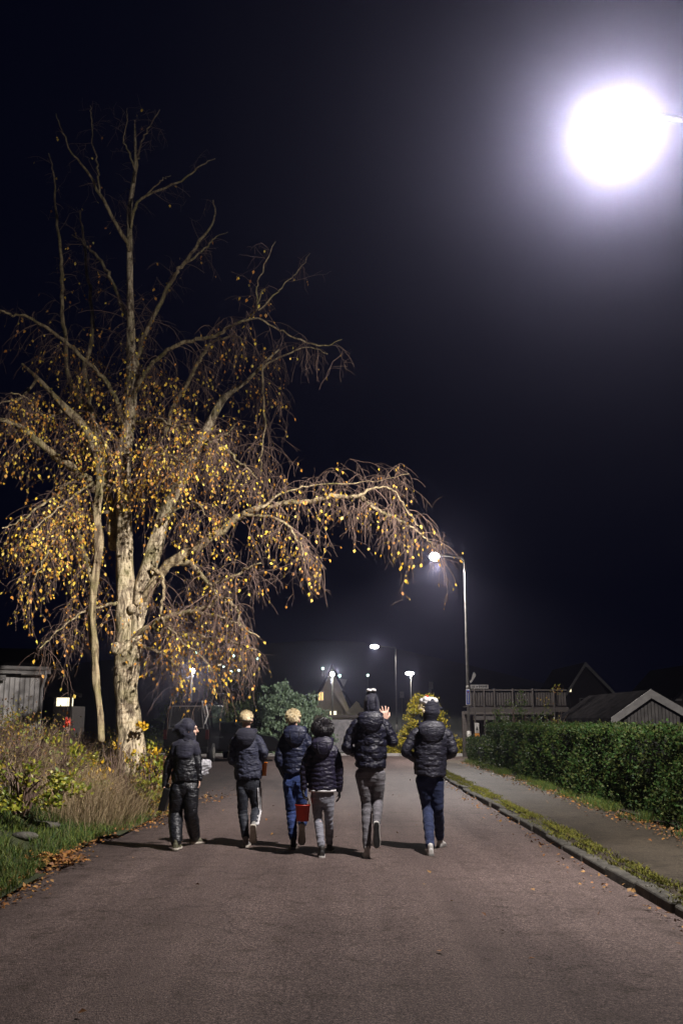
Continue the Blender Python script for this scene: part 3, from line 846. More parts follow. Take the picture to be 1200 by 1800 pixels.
r, off = gable_house('house', 538, 628, 1262, 1172, 583, 60, 9, M['render'], 'steep gabled house with one amber window rising behind the juniper', trim=M['roof'])
window(r, off, 559, 569, 1216, 1232, 60, M['win_warm'])
window(r, off, 579, 592, 1249, 1258, 60, M['win_bright'])
q0, q1 = P(583, 1212, 59.4), P(611, 1257, 59.4)
MB(off).slab([tuple(q0), tuple(q0 + Vector((0.22, 0, 0.10))), tuple(q1 + Vector((0.22, 0, 0.10))), tuple(q1)], (0, 0.15, 0)).build('bargeboard', M['render'], r)
q0, q1, q2, q3 = P(595, 1193, 62), P(610, 1194, 62), P(600, 1216, 62), P(590, 1213, 62)
MB(off).slab([tuple(q0), tuple(q1), tuple(q2), tuple(q3)], (0, 0.4, 0)).build('dormer', M['trim_dim'], r)
for i, py in enumerate((1222, 1236, 1250)):
    q = P(596, py, 60)
    MB(off).box((q.x, 59.96, q.z), (0.5, 0.03, 0.06)).build('ledge', M['render'], r)
# cream outbuilding roof lit beside it
c0 = empty('cream_outbuilding', (P(620, 1250, 56).x, 56, -0.2), 'low outbuilding with a sloping cream gable end right of the gabled house', 'outbuilding')
offc = c0.location
pts = [P(604, 1258, 56), P(626, 1232, 56), P(631, 1236, 56), P(634, 1243, 56), P(648, 1251, 56), P(648, 1258, 56)]
MB(offc).slab([tuple(p) for p in pts], (0, 3.5, 0)).build('gable_board', M['cream'], c0)
MB(offc).slab([(P(604, 1258, 56).x, 56.2, -0.2), (P(648, 1258, 56).x, 56.2, -0.2), tuple(P(648, 1259, 56.2)), tuple(P(604, 1259, 56.2))], (0, 3, 0)).build('wall', M['render'], c0)

# grey wall with dark coping in front of the houses
w0 = P(571, 1262, 46.8); w1 = P(655, 1262, 46.8)
gw = empty('garden_wall', ((w0.x + w1.x) / 2, 46.8, 0), 'grey rough garden wall with dark coping between the juniper and the tallest walker', 'wall')
MB(gw.location).box(((w0.x + w1.x) / 2, 46.8, w0.z / 2 - 0.1), (w1.x - w0.x, 0.3, w0.z + 0.1)).build('wall', M['greywall'], gw)
MB(gw.location).box(((w0.x + w1.x) / 2, 46.75, w0.z + 0.07), (w1.x - w0.x + 0.12, 0.5, 0.14)).build('coping', M['dark_wood'], gw, bevel=0.02)

r, off = gable_house('house', 994, 1075, 1219, 1169, 1026, 62, 9, M['dark_wood'], 'dark house at the right with thin pale roof edge and one small lit window', trim=M['trim_dim'], base_z=-0.2, twidth=0.10)
window(r, off, 997.5, 1004, 1210, 1217, 62, M['win_bright'], mull=False)
window(r, off, 1018, 1034, 1228, 1242, 62, M['win_dark'])
r, off = gable_house('house', 1080, 1208, 1262, 1222, 1137, 31, 7, M['dark_wood'], 'low gabled house with dim white bargeboards just above the right hedge', trim=M['trim_grey'], planks=16, twidth=0.12, base_z=0)
r, off = gable_house('house', 1168, 1290, 1246, 1170, 1235, 48, 8, M['dark_wood'], 'nearly black house with a faint light strip at the right edge', base_z=0)
q = P(1188, 1230, 47.9)
MB(off).box((q.x, 47.9, q.z), (0.5, 0.05, 0.09)).build('light_strip', M['trim_dim'], r)

# distant houses across the hill, with lit windows, and their small lamps
HY = 128.0
def far_house(pxl, pxr, pye, pyp, wins, label, Y=HY):
    l = P(pxl, pye, Y); rr = P(pxr, pye, Y); tp = P((pxl + pxr) / 2, pyp, Y)
    gz = float(hillz(np.array(l.x), np.array(Y)))
    r = empty('hillside_house', ((l.x + rr.x) / 2, Y, gz - 1), label, 'house', 'houses on the far hillside')
    off = r.location
    MB(off).box(((l.x + rr.x) / 2, Y + 3, (l.z + gz - 1) / 2), (rr.x - l.x, 6, l.z - gz + 1)).build('wall', M['render'], r)
    MB(off).slab([(l.x - 0.5, Y - 0.5, l.z), (rr.x + 0.5, Y - 0.5, l.z), ((l.x + rr.x) / 2, Y - 0.5, tp.z)], (0, 7, 0)).build('roof', M['roof'], r)
    for (a, b, c, d, m) in wins:
        window(r, off, a, b, c, d, Y, m, mull=(b - a) > 8)
    return r
far_house(455, 480, 1171, 1163, [(457, 466, 1166.5, 1170.5, M['win_bright']), (474, 480, 1172, 1177, M['win_pink'])], 'distant hillside house with small white window beside the birch twigs')
far_house(484, 526, 1172, 1165, [(505, 513, 1172, 1183, M['win_pink']), (514, 522, 1173, 1184, M['win_bright'])], 'distant hillside house with a wide warm double window above the juniper')
far_house(372, 396, 1166, 1160, [(383, 389, 1166, 1172, M['win_bright']), (390, 394, 1170, 1175, M['win_pink'])], 'distant hillside house with two pale windows seen through hanging twigs')
far_house(545, 562, 1181, 1176, [(549, 560, 1181, 1184, M['lamp_case'])], 'dim distant hillside house with grey roof left of the steep gable')

def far_lamp(px, py, Y, rad, label, m=None, w=0):
    p = P(px, py, Y)
    gz = float(hillz(np.array(p.x), np.array(Y)))
    r = empty('hillside_lamp', (p.x, Y, gz - 0.3), label, 'street lamp', 'lamps on the far hillside')
    off = r.location
    MB(off).tube([(p.x, Y, gz - 0.3), (p.x, Y, p.z - rad)], 0.06, 6).build('pole', M['galv'], r)
    MB(off).ell(p, (rad, rad, rad), nu=10, nv=7).build('lamp_globe', m or M['lens_cold'], r, True)
    if w:
        ld = bpy.data.lights.new('lamp_light', 'POINT'); ld.energy = w; ld.color = (1, 0.97, 0.9); ld.shadow_soft_size = rad
        lo = bpy.data.objects.new('lamp_light', ld); COL.objects.link(lo); lo.parent = r
        lo.location = (p.x - off[0], -rad - 0.1, p.z - off[2])
far_lamp(345, 1147, 125, 0.136, 'small far lamp highest in the twigs left of the hillside windows')
far_lamp(410, 1153, 125, 0.167, 'small far green-white lamp above a pair of lamps behind the twigs')
far_lamp(338, 1179, 70, 0.19, 'bright far lamp with a halo behind the birch twigs right of the trunk', M['lens'], 420)
far_lamp(406, 1181, 118, 0.174, 'far green-white lamp, the left one of a close pair beneath the twigs')
far_lamp(420, 1178, 120, 0.155, 'far green-white lamp, the right one of a close pair beneath the twigs')
far_lamp(452, 1158, 124, 0.149, 'far green-white lamp beside the tip of the hanging birch twigs')
far_lamp(567, 1175, 118, 0.155, 'far green-white lamp in the dark just left of the steep gable peak')
far_lamp(584, 1185, 57.5, 0.12, 'round white lamp in front of the steep gable peak', M['lens'], 160)
far_lamp(597, 1188, 112, 0.155, 'far green-white lamp just right of the round lamp at the gable')
far_lamp(646, 1187, 112, 0.136, 'lone far lamp to the right of the gable, left of the slim lamp pole')
far_lamp(393, 1172, 122, 0.112, 'faint far lamp among the twigs near the hillside windows')

for px, py, h, lab in ((757, 1205, 0.42, 'small grey road sign facing away above the yellow bush'), (706, 1221, 0.34, 'tiny dim road sign on a post between two lamp posts')):
    p = P(px, py, 80)
    r = empty('road_sign', (p.x, 80, 0), lab, 'road sign')
    MB().box((0, 0, p.z), (0.32, 0.03, h * 1.4)).build('plate', M['trim_dim'], r)
    MB().tube([(0, 0.04, 0), (0, 0.04, p.z + 0.1)], 0.03, 6).build('post', M['galv'], r)

# ------------------------------------------------------------------ white board shed on the left
SY = 25.0
e0 = P(-30, 1180, SY); e1 = P(97, 1180, SY)
sh = empty('board_house', ((e0.x + e1.x) / 2, SY, 0.2), 'pale vertical board house with eaves and downpipe at the left edge', 'house')
off = sh.location
wl = P(25, 1200, SY).x; wr = P(93, 1200, SY).x
MB(off).box(((wl + wr) / 2, SY + 2.0, 1.35), (wr - wl, 4.0, 2.5)).build('wall', M['trim_dim'], sh)
MB(off).box((wl - 1.6, SY + 2.6, 1.35), (3.2, 2.8, 2.5)).build('recessed_wall', M['dark_wood'], sh)
n = 8; bw = (wr - wl) / n
for i in range(n):
    MB(off).box((wl + (i + 0.5) * bw, SY - 0.012, 1.32), (bw * 0.86, 0.03, 2.44)).build('board', M['board'], sh)
for i in range(n + 1):
    MB(off).box((wl + i * bw, SY - 0.03, 1.32), (0.025, 0.022, 2.44)).build('batten', M['trim_dim'], sh)
MB(off).box(((e0.x + e1.x) / 2 + 0.1, SY - 0.32, e0.z + 0.02), (e1.x - e0.x + 0.2, 0.04, 0.17)).build('fascia', M['trim_dim'], sh)
MB(off).slab([(e0.x, SY - 0.4, e0.z + 0.1), (e0.x, SY - 0.4, e0.z + 0.2), (e0.x, SY + 5, e0.z + 0.9), (e0.x, SY + 5, e0.z + 0.8)], (e1.x - e0.x + 0.45, 0, 0)).build('roof', M['roof'], sh)
MB(off).slab([(wl + 0.5, SY - 0.33, e0.z - 0.08), (e1.x + 0.05, SY - 0.33, e0.z - 0.08), (e1.x + 0.05, SY, e0.z - 0.10), (wl + 0.5, SY, e0.z - 0.10)], (0, 0, 0.02)).build('soffit', M['board'], sh)
MB(off).box((wl - 1.0, SY - 0.25, P(20, 1192, SY).z), (2.3, 0.05, 0.13)).build('lintel', M['trim_dim'], sh)
MB(off).tube([(e1.x + 0.1, SY - 0.38, e0.z + 0.06), (e0.x, SY - 0.38, e0.z + 0.09)], 0.055, 8).build('gutter', M['trim_dim'], sh, True)
dx = wr + 0.03
MB(off).tube([(dx + 0.09, SY - 0.36, e0.z), (dx + 0.09, SY - 0.34, e0.z - 0.14), (dx + 0.02, SY - 0.09, e0.z - 0.42), (dx + 0.01, SY - 0.08, 0.3)], 0.035, 8).build('downpipe', M['trim_white'], sh, True)
sh.rotation_euler = (0, 0, math.radians(17))
sh.location.x -= 0.35
# lit porch beyond
q0 = P(94, 1226, 32); q1 = P(122, 1241, 32)
po = empty('lit_porch', ((q0.x + q1.x) / 2, 32, 0.2), 'low porch with a bright lit band between the board house and thin birch stem', 'porch')
off = po.location
MB(off).box(((q0.x + q1.x) / 2, 33, q1.z / 2), (q1.x - q0.x + 0.1, 1.6, q1.z)).build('wall', M['dark_wood'], po)
MB(off).box(((q0.x + q1.x) / 2, 32.4, (q0.z + q1.z) / 2 - 0.0), (q1.x - q0.x, 0.1, q0.z - q1.z)).build('lit_panel', M['win_bright'], po)
MB(off).box(((q0.x + q1.x) / 2, 32.3, q0.z + 0.08), (q1.x - q0.x + 0.4, 0.9, 0.12)).build('canopy', M['roof'], po)
for t in (0.02, 0.98):
    MB(off).box((q0.x + (q1.x - q0.x) * t, 32.2, q1.z / 2 + 0.2), (0.07, 0.07, q1.z + 0.2)).build('post', M['deck_wood'], po)

# low brick wall beyond the verge, behind the hooded walker
bwl = empty('brick_wall', (-4.9, 21.6, 0), 'low red brown brick wall at the end of the verge behind the hooded walker', 'wall')
fb = None
for row in range(9):
    for c in range(13):
        if fb is None:
            fb = MB().box((0, 0, 0), (0.215, 0.11, 0.07)).build('brick', M['brick'], bwl, bevel=0.006); bo = fb
        else:
            bo = fb.copy(); COL.objects.link(bo); bo.parent = bwl
        bo.location = (-1.5 + c * 0.228 + (0.114 if row % 2 else 0), random.uniform(-0.006, 0.006), 0.06 + row * 0.082)
MB().box((-0.07, 0.03, 0.38), (3.0, 0.10, 0.74)).build('mortar_core', M['greywall'], bwl)

# orange lit gable far behind the cars
og = empty('small_gable', (P(384, 1250, 58).x, 58, 0), 'small dim orange gable far behind the parked car', 'building')
a, b, c = P(372, 1254, 58), P(396, 1254, 58), P(383, 1246, 58)
MB(og.location).slab([tuple(a), tuple(b), tuple(c)], (0, 0.5, 0)).build('gable', M['brick'], og)
MB(og.location).box(((a.x + b.x) / 2, 59, a.z / 2), (1.2, 1.0, a.z)).build('wall', M['dark_wood'], og)
ld = bpy.data.lights.new('porch_light', 'POINT'); ld.energy = 14; ld.color = (1, 0.35, 0.1); ld.shadow_soft_size = 0.05
lo = bpy.data.objects.new('porch_light', ld); COL.objects.link(lo); lo.parent = og; lo.location = (0, -0.7, a.z + 0.1)

# ------------------------------------------------------------------ parked van and car
def wheel(r, off, x, y, z, rad, w=0.2):
    wh = empty('wheel', (x - off[0], y - off[1], z - off[2])); wh.parent = r
    m = MB(); m.tube([(-w / 2, 0, 0), (w / 2, 0, 0)], rad, 22, capr=False); m.build('tyre', M['tyre'], wh, True)
    m = MB(); m.tube([(-w / 2 - 0.01, 0, 0), (w / 2 + 0.01, 0, 0)], rad * 0.6, 14, capr=False)
    for k in range(5):
        a = 2 * PI * k / 5
        m.box((w / 2 + 0.012, math.cos(a) * rad * 0.35, math.sin(a) * rad * 0.35), (0.02, 0.05, 0.05))
    m.build('rim', M['galv'], wh)
    return wh
def body_loft(m, secs, nrm=14):
    """secs: (y, halfwidth, zbottom, zmid(belt), ztop, halfwidth_top)"""
    rows = []
    for (y, hw, zb_, zm, zt_, ht) in secs:
        pr = [(-hw * 0.9, zb_), (-hw, zb_ + 0.15), (-hw, zm), (-ht, zt_ - 0.07), (-ht + 0.1, zt_), (ht - 0.1, zt_), (ht, zt_ - 0.07), (hw, zm), (hw, zb_ + 0.15), (hw * 0.9, zb_)]
        rows.append([(x, y, z) for x, z in pr])
    vs = [v for rr_ in rows for v in rr_]; k = 10; fs = []
    for i in range(len(rows) - 1):
        for j in range(k):
            fs.append((i * k + j, i * k + (j + 1) % k, (i + 1) * k + (j + 1) % k, (i + 1) * k + j))
    fs.append(tuple(range(k))); fs.append(tuple(range((len(rows) - 1) * k, len(rows) * k)))
    return m.add(vs, fs)
VY = 36.5
vx = P(327, 1300, VY).x
van = empty('parked_van', (vx, VY, 0), 'dark van parked beyond the verge, its big rear window behind the hooded walker', 'van')
m = body_loft(MB(), [(0.0, 0.80, 0.35, 1.15, 2.02, 0.62), (0.12, 0.84, 0.3, 1.15, 2.12, 0.70), (3.4, 0.86, 0.3, 1.15, 2.12, 0.72), (4.1, 0.84, 0.3, 1.05, 1.45, 0.66), (4.8, 0.78, 0.3, 0.85, 1.0, 0.6)])
m.build('body', M['carpaint'], van, bevel=0.03)
MB().slab([(-0.58, -0.02, 1.25), (0.58, -0.02, 1.25), (0.50, -0.02, 1.93), (-0.50, -0.02, 1.93)], (0, -0.02, 0)).build('rear_window', M['glass'], van)
f = MB()
for a, b in (((-0.62, 1.2), (0.62, 1.2)), ((0.62, 1.2), (0.53, 1.97)), ((0.53, 1.97), (-0.53, 1.97)), ((-0.53, 1.97), (-0.62, 1.2))):
    f.tube([(a[0], -0.035, a[1]), (b[0], -0.035, b[1])], 0.028, 6)
f.build('window_frame', M['plank_dim'], van)
for s in (-1, 1):
    MB().slab([(s * 0.853, 0.5, 1.2), (s * 0.853, 3.0, 1.2), (s * 0.765, 3.0, 1.95), (s * 0.765, 0.5, 1.95)], (s * 0.012, 0, 0)).build('side_window', M['glass'], van)
    MB().box((s * 0.76, -0.015, 0.98), (0.12, 0.06, 0.34)).build('tail_lamp', M['taillight'], van)
    for t_, zz in ():
        MB().tube([(s * (0.87), 0.1 + t_, 1.22), (s * 0.785, 0.1 + t_, 1.93)], 0.022, 6).build('pillar_strip', M['chrome'], van)
    for yy in (0.8, 3.9): wheel(van, (0, 0, 0), s * 0.76, yy, 0.33, 0.33)
MB().box((0, -0.06, 0.45), (1.62, 0.16, 0.2)).build('bumper', M['black_plastic'], van, bevel=0.03)
MB().box((0, -0.03, 0.8), (0.5, 0.03, 0.11)).build('number_plate', M['sign_white'], van)
van.rotation_euler = (0, 0, math.radians(-4))
Wv = van.matrix_basis.copy().inverted() if False else None
iv = (Matrix.Translation(van.location) @ Matrix.Rotation(math.radians(-4), 4, 'Z')).inverted()
for (x0_, y0_, x1_, y1_) in ((355.5, 1233, 360, 1254), (360, 1233, 365.5, 1256), (365.5, 1256, 360, 1272)):
    MB().tube([iv @ P(x0_, y0_, 36.4), iv @ P(x1_, y1_, 36.4)], 0.026, 6).build('window_glint', M['sign_white'], van)  # pale strips modelled in place of glints on the van's side window

CY = 39.0
cx = P(398, 1300, CY).x
car = empty('parked_car', (cx, CY, 0), 'black car parked side-on behind the walker with white trouser stripes', 'car')
# profile along x, front to the right
m = MB()
prof = [(-2.1, 0.35), (-2.12, 0.75), (-1.95, 0.98), (-1.25, 1.02), (-0.75, 1.42), (0.35, 1.40), (1.05, 1.0), (1.85, 0.86), (2.12, 0.68), (2.12, 0.35)]
m.slab([(x, -0.80, z) for x, z in prof], (0, 1.6, 0))
m.build('body', M['carpaint'], car, bevel=0.06)
MB().slab([(-1.15, -0.812, 1.02), (0.9, -0.812, 1.02), (0.30, -0.812, 1.38), (-0.72, -0.812, 1.36)], (0, 0.02, 0)).build('side_window', M['glass'], car)
MB().slab([(0.40, -0.7, 1.44), (1.03, -0.72, 1.02), (1.03, 0.72, 1.02), (0.40, 0.7, 1.44)], (0.012, 0, 0.012)).build('windscreen', M['glass'], car)
MB().tube([(0.36, -0.80, 1.43), (1.06, -0.82, 1.0)], 0.03, 6).build('pillar_strip', M['chrome'], car)
MB().box((2.1, -0.6, 0.66), (0.06, 0.3, 0.14)).build('headlight', M['sign_white'], car)
MB().box((-2.1, -0.6, 0.8), (0.06, 0.3, 0.16)).build('tail_lamp', M['taillight'], car)
MB().ell((0.75, -0.92, 1.05), (0.08, 0.1, 0.07)).build('mirror', M['carpaint'], car, True)
MB().box((-0.1, -0.815, 0.86), (0.16, 0.02, 0.03)).build('door_handle', M['chrome'], car)
for x in (-1.3, 1.35):
    wh = wheel(car, (0, 0, 0), 0, 0, 0, 0.31)
    wh.location = (x, -0.72, 0.31); wh.rotation_euler = (0, 0, -PI / 2)
# ------------------------------------------------------------------ the birch
TY = 17.0
TB = P(226, 1335, TY)
tree_root = Vector((TB.x, TY, 0.35))
birch = empty('birch_tree', tree_root, 'tall weeping birch with thick pale forked trunk and sparse yellow leaves', 'tree')
def spline(pts, sub=5):
    """Catmull-Rom through (x, y, z, r)"""
    A = [np.array(p, float) for p in pts]
    A = [2 * A[0] - A[1]] + A + [2 * A[-1] - A[-2]]
    out = []
    for i in range(1, len(A) - 2):
        for k in range(sub):
            t = k / sub
            p0, p1, p2, p3 = A[i - 1], A[i], A[i + 1], A[i + 2]
            out.append(0.5 * ((2 * p1) + (-p0 + p2) * t + (2 * p0 - 5 * p1 + 4 * p2 - p3) * t * t + (-p0 + 3 * p1 - 3 * p2 + p3) * t ** 3))
    out.append(A[-2])
    return np.array(out)
def pxline(pts, Y0, dY):
    """pts: (px, py, width_px); depth runs Y0 -> Y0+dY"""
    n = len(pts); out = []
    for i, (x, y, w) in enumerate(pts):
        Y = Y0 + dY * (i / max(1, n - 1)) ** 1.2
        p = P(x, y, Y)
        out.append((p.x, p.y, p.z, w / 2 / FPX * Y * 1.03))
    return spline(out)
def branch_mesh(name, S, m, parent, n=12, rough=0.06, root=tree_root, knob=0.0):
    b = MB(root)
    pts = [Vector(p[:3]) for p in S]
    b.tube(pts, [max(0.004, float(p[3])) for p in S], n, ref=(1, 0, 0.2))
    o = b.build(name, m, parent, True)
    me = o.data
    k = len(me.vertices); co = np.empty(k * 3); me.vertices.foreach_get('co', co); co = co.reshape(-1, 3)
    if rough:
        c = np.array([p[:3] for p in S]) - np.array(root)
        rr = np.array([p[3] for p in S])
        for i in range(k):
            d = np.linalg.norm(c - co[i], axis=1); j = int(d.argmin())
            v = co[i] - c[j]; ang = math.atan2(v[1], v[0])
            f = 1 + rough * (math.sin(ang * 3 + co[i][2] * 2.1) + 0.7 * math.sin(ang * 5 - co[i][2] * 6 + 1) + 0.8 * math.sin(ang * 2 + co[i][2] * 11))
            co[i] = c[j] + v * f
        me.vertices.foreach_set('co', co.ravel())
    return o
trunkA = [(230, 1345, 52), (229, 1300, 45), (226, 1260, 40), (222, 1200, 38), (220, 1130, 36), (220, 1080, 33), (220, 1030, 31), (219, 980, 29), (219, 920, 27), (217, 860, 25), (219, 800, 25), (226, 740, 24), (231, 680, 22), (231, 600, 16), (229, 520, 12), (228, 450, 11), (228, 400, 10), (229, 360, 9), (238, 300, 7), (238, 250, 5), (237, 212, 2.5)]
trunkB = [(229, 1230, 18), (235, 1160, 25), (243, 1080, 27), (252, 1030, 30), (266, 985, 29), (280, 935, 26), (296, 890, 23), (316, 850, 20), (335, 812, 18), (352, 780, 17), (366, 750, 16), (380, 722, 14), (394, 700, 12), (412, 686, 8), (436, 668, 6), (462, 640, 4), (490, 615, 3)]
trunkC = [(178, 1300, 11), (177, 1260, 10), (170, 1200, 12), (167, 1140, 12), (162, 1080, 12), (166, 1020, 13), (174, 960, 15), (171, 900, 14), (177, 850, 14), (172, 810, 15), (160, 775, 18), (142, 745, 15), (117, 720, 13), (90, 690, 9), (66, 665, 7), (40, 640, 4)]
limbs = [
 # name, pixel line, Y0, dY
 ([(200, 960, 18), (196, 900, 20), (190, 860, 18), (182, 820, 18), (178, 790, 16), (170, 760, 13), (157, 730, 11), (140, 700, 10), (120, 665, 8), (116, 600, 7.5), (110, 550, 7), (109, 483, 6.5), (107, 440, 6), (100, 383, 4.5), (96, 317, 3), (86, 270, 2)], 17.2, 1.3),
 ([(166, 860, 16), (150, 840, 16), (128, 822, 15), (105, 806, 14), (85, 790, 13), (64, 772, 12), (42, 755, 10), (17, 742, 8), (-15, 735, 6)], 17.0, -1.6),
 ([(172, 790, 12), (164, 740, 9), (155, 690, 8), (148, 650, 8), (157, 617, 8), (163, 577, 7), (159, 517, 6), (152, 467, 5), (147, 417, 4), (141, 370, 2)], 17.3, 1.6),
 ([(222, 760, 12), (212, 720, 9), (200, 693, 8), (180, 663, 7), (150, 633, 7), (117, 602, 6), (83, 577, 6), (50, 557, 5), (18, 553, 4), (-10, 542, 3)], 17.0, -1.2),
 ([(232, 600, 8), (229, 563, 8), (213, 533, 7), (197, 493, 6), (177, 460, 5.5), (150, 430, 4), (127, 413, 2)], 17.0, 1.0),
 ([(227, 440, 7), (220, 423, 7), (200, 387, 6), (177, 343, 5.5), (153, 300, 4), (127, 270, 3), (113, 233, 2), (99, 200, 1.5)], 17.0, -0.8),
 ([(175, 338, 4), (172, 300, 3.5), (172, 283, 3), (161, 245, 2), (161, 210, 2), (159, 186, 1.2)], 16.5, 0.2),
 ([(231, 400, 5), (237, 367, 5), (250, 350, 4.5), (283, 333, 4), (327, 313, 3), (350, 293, 2.5), (378, 279, 1.5)], 17.0, -0.8),
 ([(250, 350, 3), (270, 330, 2.5), (286, 315, 2), (300, 309, 1)], 16.8, -0.4),
 ([(236, 320, 5), (242, 290, 4), (247, 257, 3), (260, 227, 2.5), (281, 193, 1.5)], 17.0, 0.5),
 ([(238, 300, 4), (227, 270, 3), (216, 247, 2), (223, 217, 1.5), (224, 190, 1)], 17.0, -0.4),
 ([(234, 700, 10), (240, 663, 9), (246, 612, 9), (263, 573, 8), (283, 530, 7.5), (307, 483, 7), (327, 460, 6.5), (353, 423, 5), (377, 387, 3.5), (375, 352, 2)], 17.0, 1.2),
 ([(327, 462, 4), (360, 437, 3), (377, 418, 2), (400, 408, 1)], 17.7, 0.2),
 ([(234, 700, 9), (248, 668, 8), (267, 640, 7.5), (290, 620, 7), (320, 603, 7), (367, 593, 7), (392, 582, 6), (419, 567, 5), (439, 561, 3.5), (452, 540, 3), (462, 510, 2)], 17.0, -1.8),
 ([(290, 760, 9), (305, 715, 7), (328, 676, 7), (345, 645, 6), (360, 618, 6), (372, 602, 5), (395, 594, 4), (420, 592, 3.5), (431, 612, 2)], 17.2, -1.0),
 ([(254, 1052, 18), (278, 1012, 17), (300, 990, 17), (330, 972, 16), (352, 958, 15), (386, 936, 14), (412, 915, 13), (430, 904, 12), (454, 893, 11), (483, 888, 10), (511, 883, 9.5), (547, 881, 9), (583, 873, 8.5), (630, 872, 7.5), (647, 884, 7), (673, 902, 6), (708, 918, 4.5), (744, 943, 3), (764, 962, 1.5)], 17.0, -1.6),
 ([(300, 992, 9), (330, 990, 9), (350, 1004, 9), (362, 1022, 8), (371, 1033, 7.5), (389, 1054, 7), (412, 1066, 6), (419, 1080, 4), (420, 1100, 2.5)], 16.9, -1.3),
 ([(236, 1120, 10), (262, 1100, 9), (290, 1086, 9), (320, 1078, 10), (345, 1074, 9), (368, 1066, 8), (385, 1052, 5), (405, 1052, 3)], 16.9, -0.9),
 ([(371, 1028, 6), (395, 1020, 5), (420, 1008, 4.5), (440, 996, 4), (458, 990, 3)], 16.3, -0.6),
 ([(268, 1000, 7), (285, 1012, 6), (288, 1040, 5.5), (283, 1070, 5), (292, 1100, 4), (310, 1115, 3)], 16.9, -0.7),
 ([(350, 782, 8), (372, 778, 6), (398, 790, 5), (420, 812, 4), (440, 828, 3), (452, 842, 2)], 17.0, -1.0),
 ([(352, 780, 6), (385, 772, 4), (404, 756, 3), (412, 744, 2)], 17.0, 0.6),
 ([(150, 835, 7), (120, 850, 6), (98, 870, 5), (70, 890, 4), (40, 912, 3), (5, 928, 2)], 16.5, -1.3),
 ([(139, 870, 10), (134, 905, 11), (140, 950, 9), (152, 985, 9), (162, 1030, 8), (164, 1060, 8)], 17.3, -0.2),
 ([(218, 900, 8), (240, 870, 6), (255, 840, 5), (262, 800, 4), (285, 770, 3)], 17.0, -1.4),
 ([(286, 920, 6), (310, 895, 5), (335, 884, 4), (352, 890, 3.5), (360, 905, 2)], 17.0, -1.0),
 ([(316, 848, 6), (345, 800, 4), (372, 770, 3), (404, 765, 2)], 16.9, -1.7),
 ([(213, 840, 8), (195, 800, 6), (180, 770, 5), (170, 745, 3)], 16.8, -1.7),
 ([(430, 905, 6), (470, 908, 5), (505, 925, 4), (525, 950, 3), (535, 985, 2)], 16.2, -0.9),
 ([(460, 892, 5), (500, 866, 3), (540, 855, 2.5), (600, 850, 2), (660, 845, 1.5), (718, 833, 1)], 15.9, 0.6),
 ([(630, 872, 5), (655, 858, 4), (684, 858, 3), (700, 872, 2.5), (720, 905, 2), (736, 925, 1.2)], 15.5, -0.3),
 ([(462, 642, 4), (463, 700, 3.5), (465, 750, 3), (460, 800, 2), (458, 835, 1.2)], 17.2, -0.2),
 ([(419, 567, 4), (450, 560, 3.5), (490, 580, 3), (530, 600, 3), (570, 607, 2.5), (600, 597, 1.2)], 15.6, -0.6),
 ([(455, 545, 3), (480, 520, 2.5), (500, 500, 2), (520, 480, 1.2), (545, 445, 0.8)], 15.3, 0.4),
 ([(452, 540, 3), (452, 500, 2.5), (466, 465, 2), (484, 425, 1)], 15.4, -0.4),
 ([(436, 668, 5), (470, 640, 4), (505, 622, 3), (540, 610, 2.5), (575, 622, 2)], 17.4, 0.7),
 ([(66, 665, 5), (40, 700, 4), (15, 705, 3), (-15, 715, 2)], 17.0, -0.8),
 ([(110, 720, 6), (80, 735, 4), (50, 700, 3), (20, 690, 2)], 16.8, -1.4),
 ([(262, 1100, 7), (300, 1112, 6), (350, 1118, 5), (400, 1126, 4), (450, 1142, 2.5)], 16.9, -1.2),
 ([(345, 1074, 6), (380, 1084, 5), (420, 1098, 4), (455, 1120, 2.5)], 16.3, -0.3),
 ([(285, 1086, 6), (300, 1105, 5), (322, 1130, 4), (350, 1150, 3), (372, 1180, 2)], 16.7, -0.9),
 ([(236, 1130, 6), (262, 1140, 5), (290, 1150, 4), (310, 1170, 2.5)], 16.9, -0.7),
 ([(240, 745, 6), (270, 735, 5), (300, 748, 4), (330, 752, 3)], 16.9, -1.4),
 ([(222, 800, 6), (250, 790, 5), (290, 800, 4), (325, 815, 3)], 16.9, -1.6),
 ([(205, 860, 6), (165, 850, 5), (130, 872, 4), (95, 900, 3), (60, 930, 2)], 16.8, -2.2),
 ([(190, 900, 6), (150, 905, 5), (110, 930, 4), (80, 980, 3), (60, 1020, 2)], 16.9, -1.8),
 ([(205, 1060, 6), (180, 1065, 4), (140, 1080, 3.5), (100, 1110, 3), (70, 1140, 2)], 16.8, -1.5),
]
TS = {'A': pxline(trunkA, 17.0, 0.1), 'B': pxline(trunkB, 16.92, 1.2), 'C': pxline(trunkC, 16.1, 0.5)}
branch_mesh('trunk', TS['A'], M['bark'], birch, 28, 0.045)
branch_mesh('trunk', TS['B'], M['bark'], birch, 20, 0.04)
# knobs and burrs on the trunk
for (px, py, r_) in ((204, 1140, 0.09), (232, 1070, 0.07), (211, 893, 0.07), (218, 1150, 0.05)):
    q = P(px, py, 16.85)
    MB(tree_root).ell(q, (r_, r_, r_ * 1.2)).build('burr', M['bark'], birch, True)
all_l = []
for i, (pl, y0, dy) in enumerate(limbs):
    S = pxline(pl, y0, dy)
    # small irregularity
    for k in range(1, len(S) - 1):
        S[k, :3] += RNG.normal(size=3) * 0.012
    branch_mesh('limb', S, M['limb'], birch, 10, 0.08)
    all_l.append(S)
all_l += [TS['A'][-60:], TS['B'][25:]]
birch2 = empty('birch_tree', (TS['C'][0][0], TS['C'][0][1], 0.3), 'slender crooked birch stem growing left of the thick trunk', 'tree')
branch_mesh('trunk', TS['C'], M['limb'], birch2, 16, 0.12, root=Vector(birch2.location))

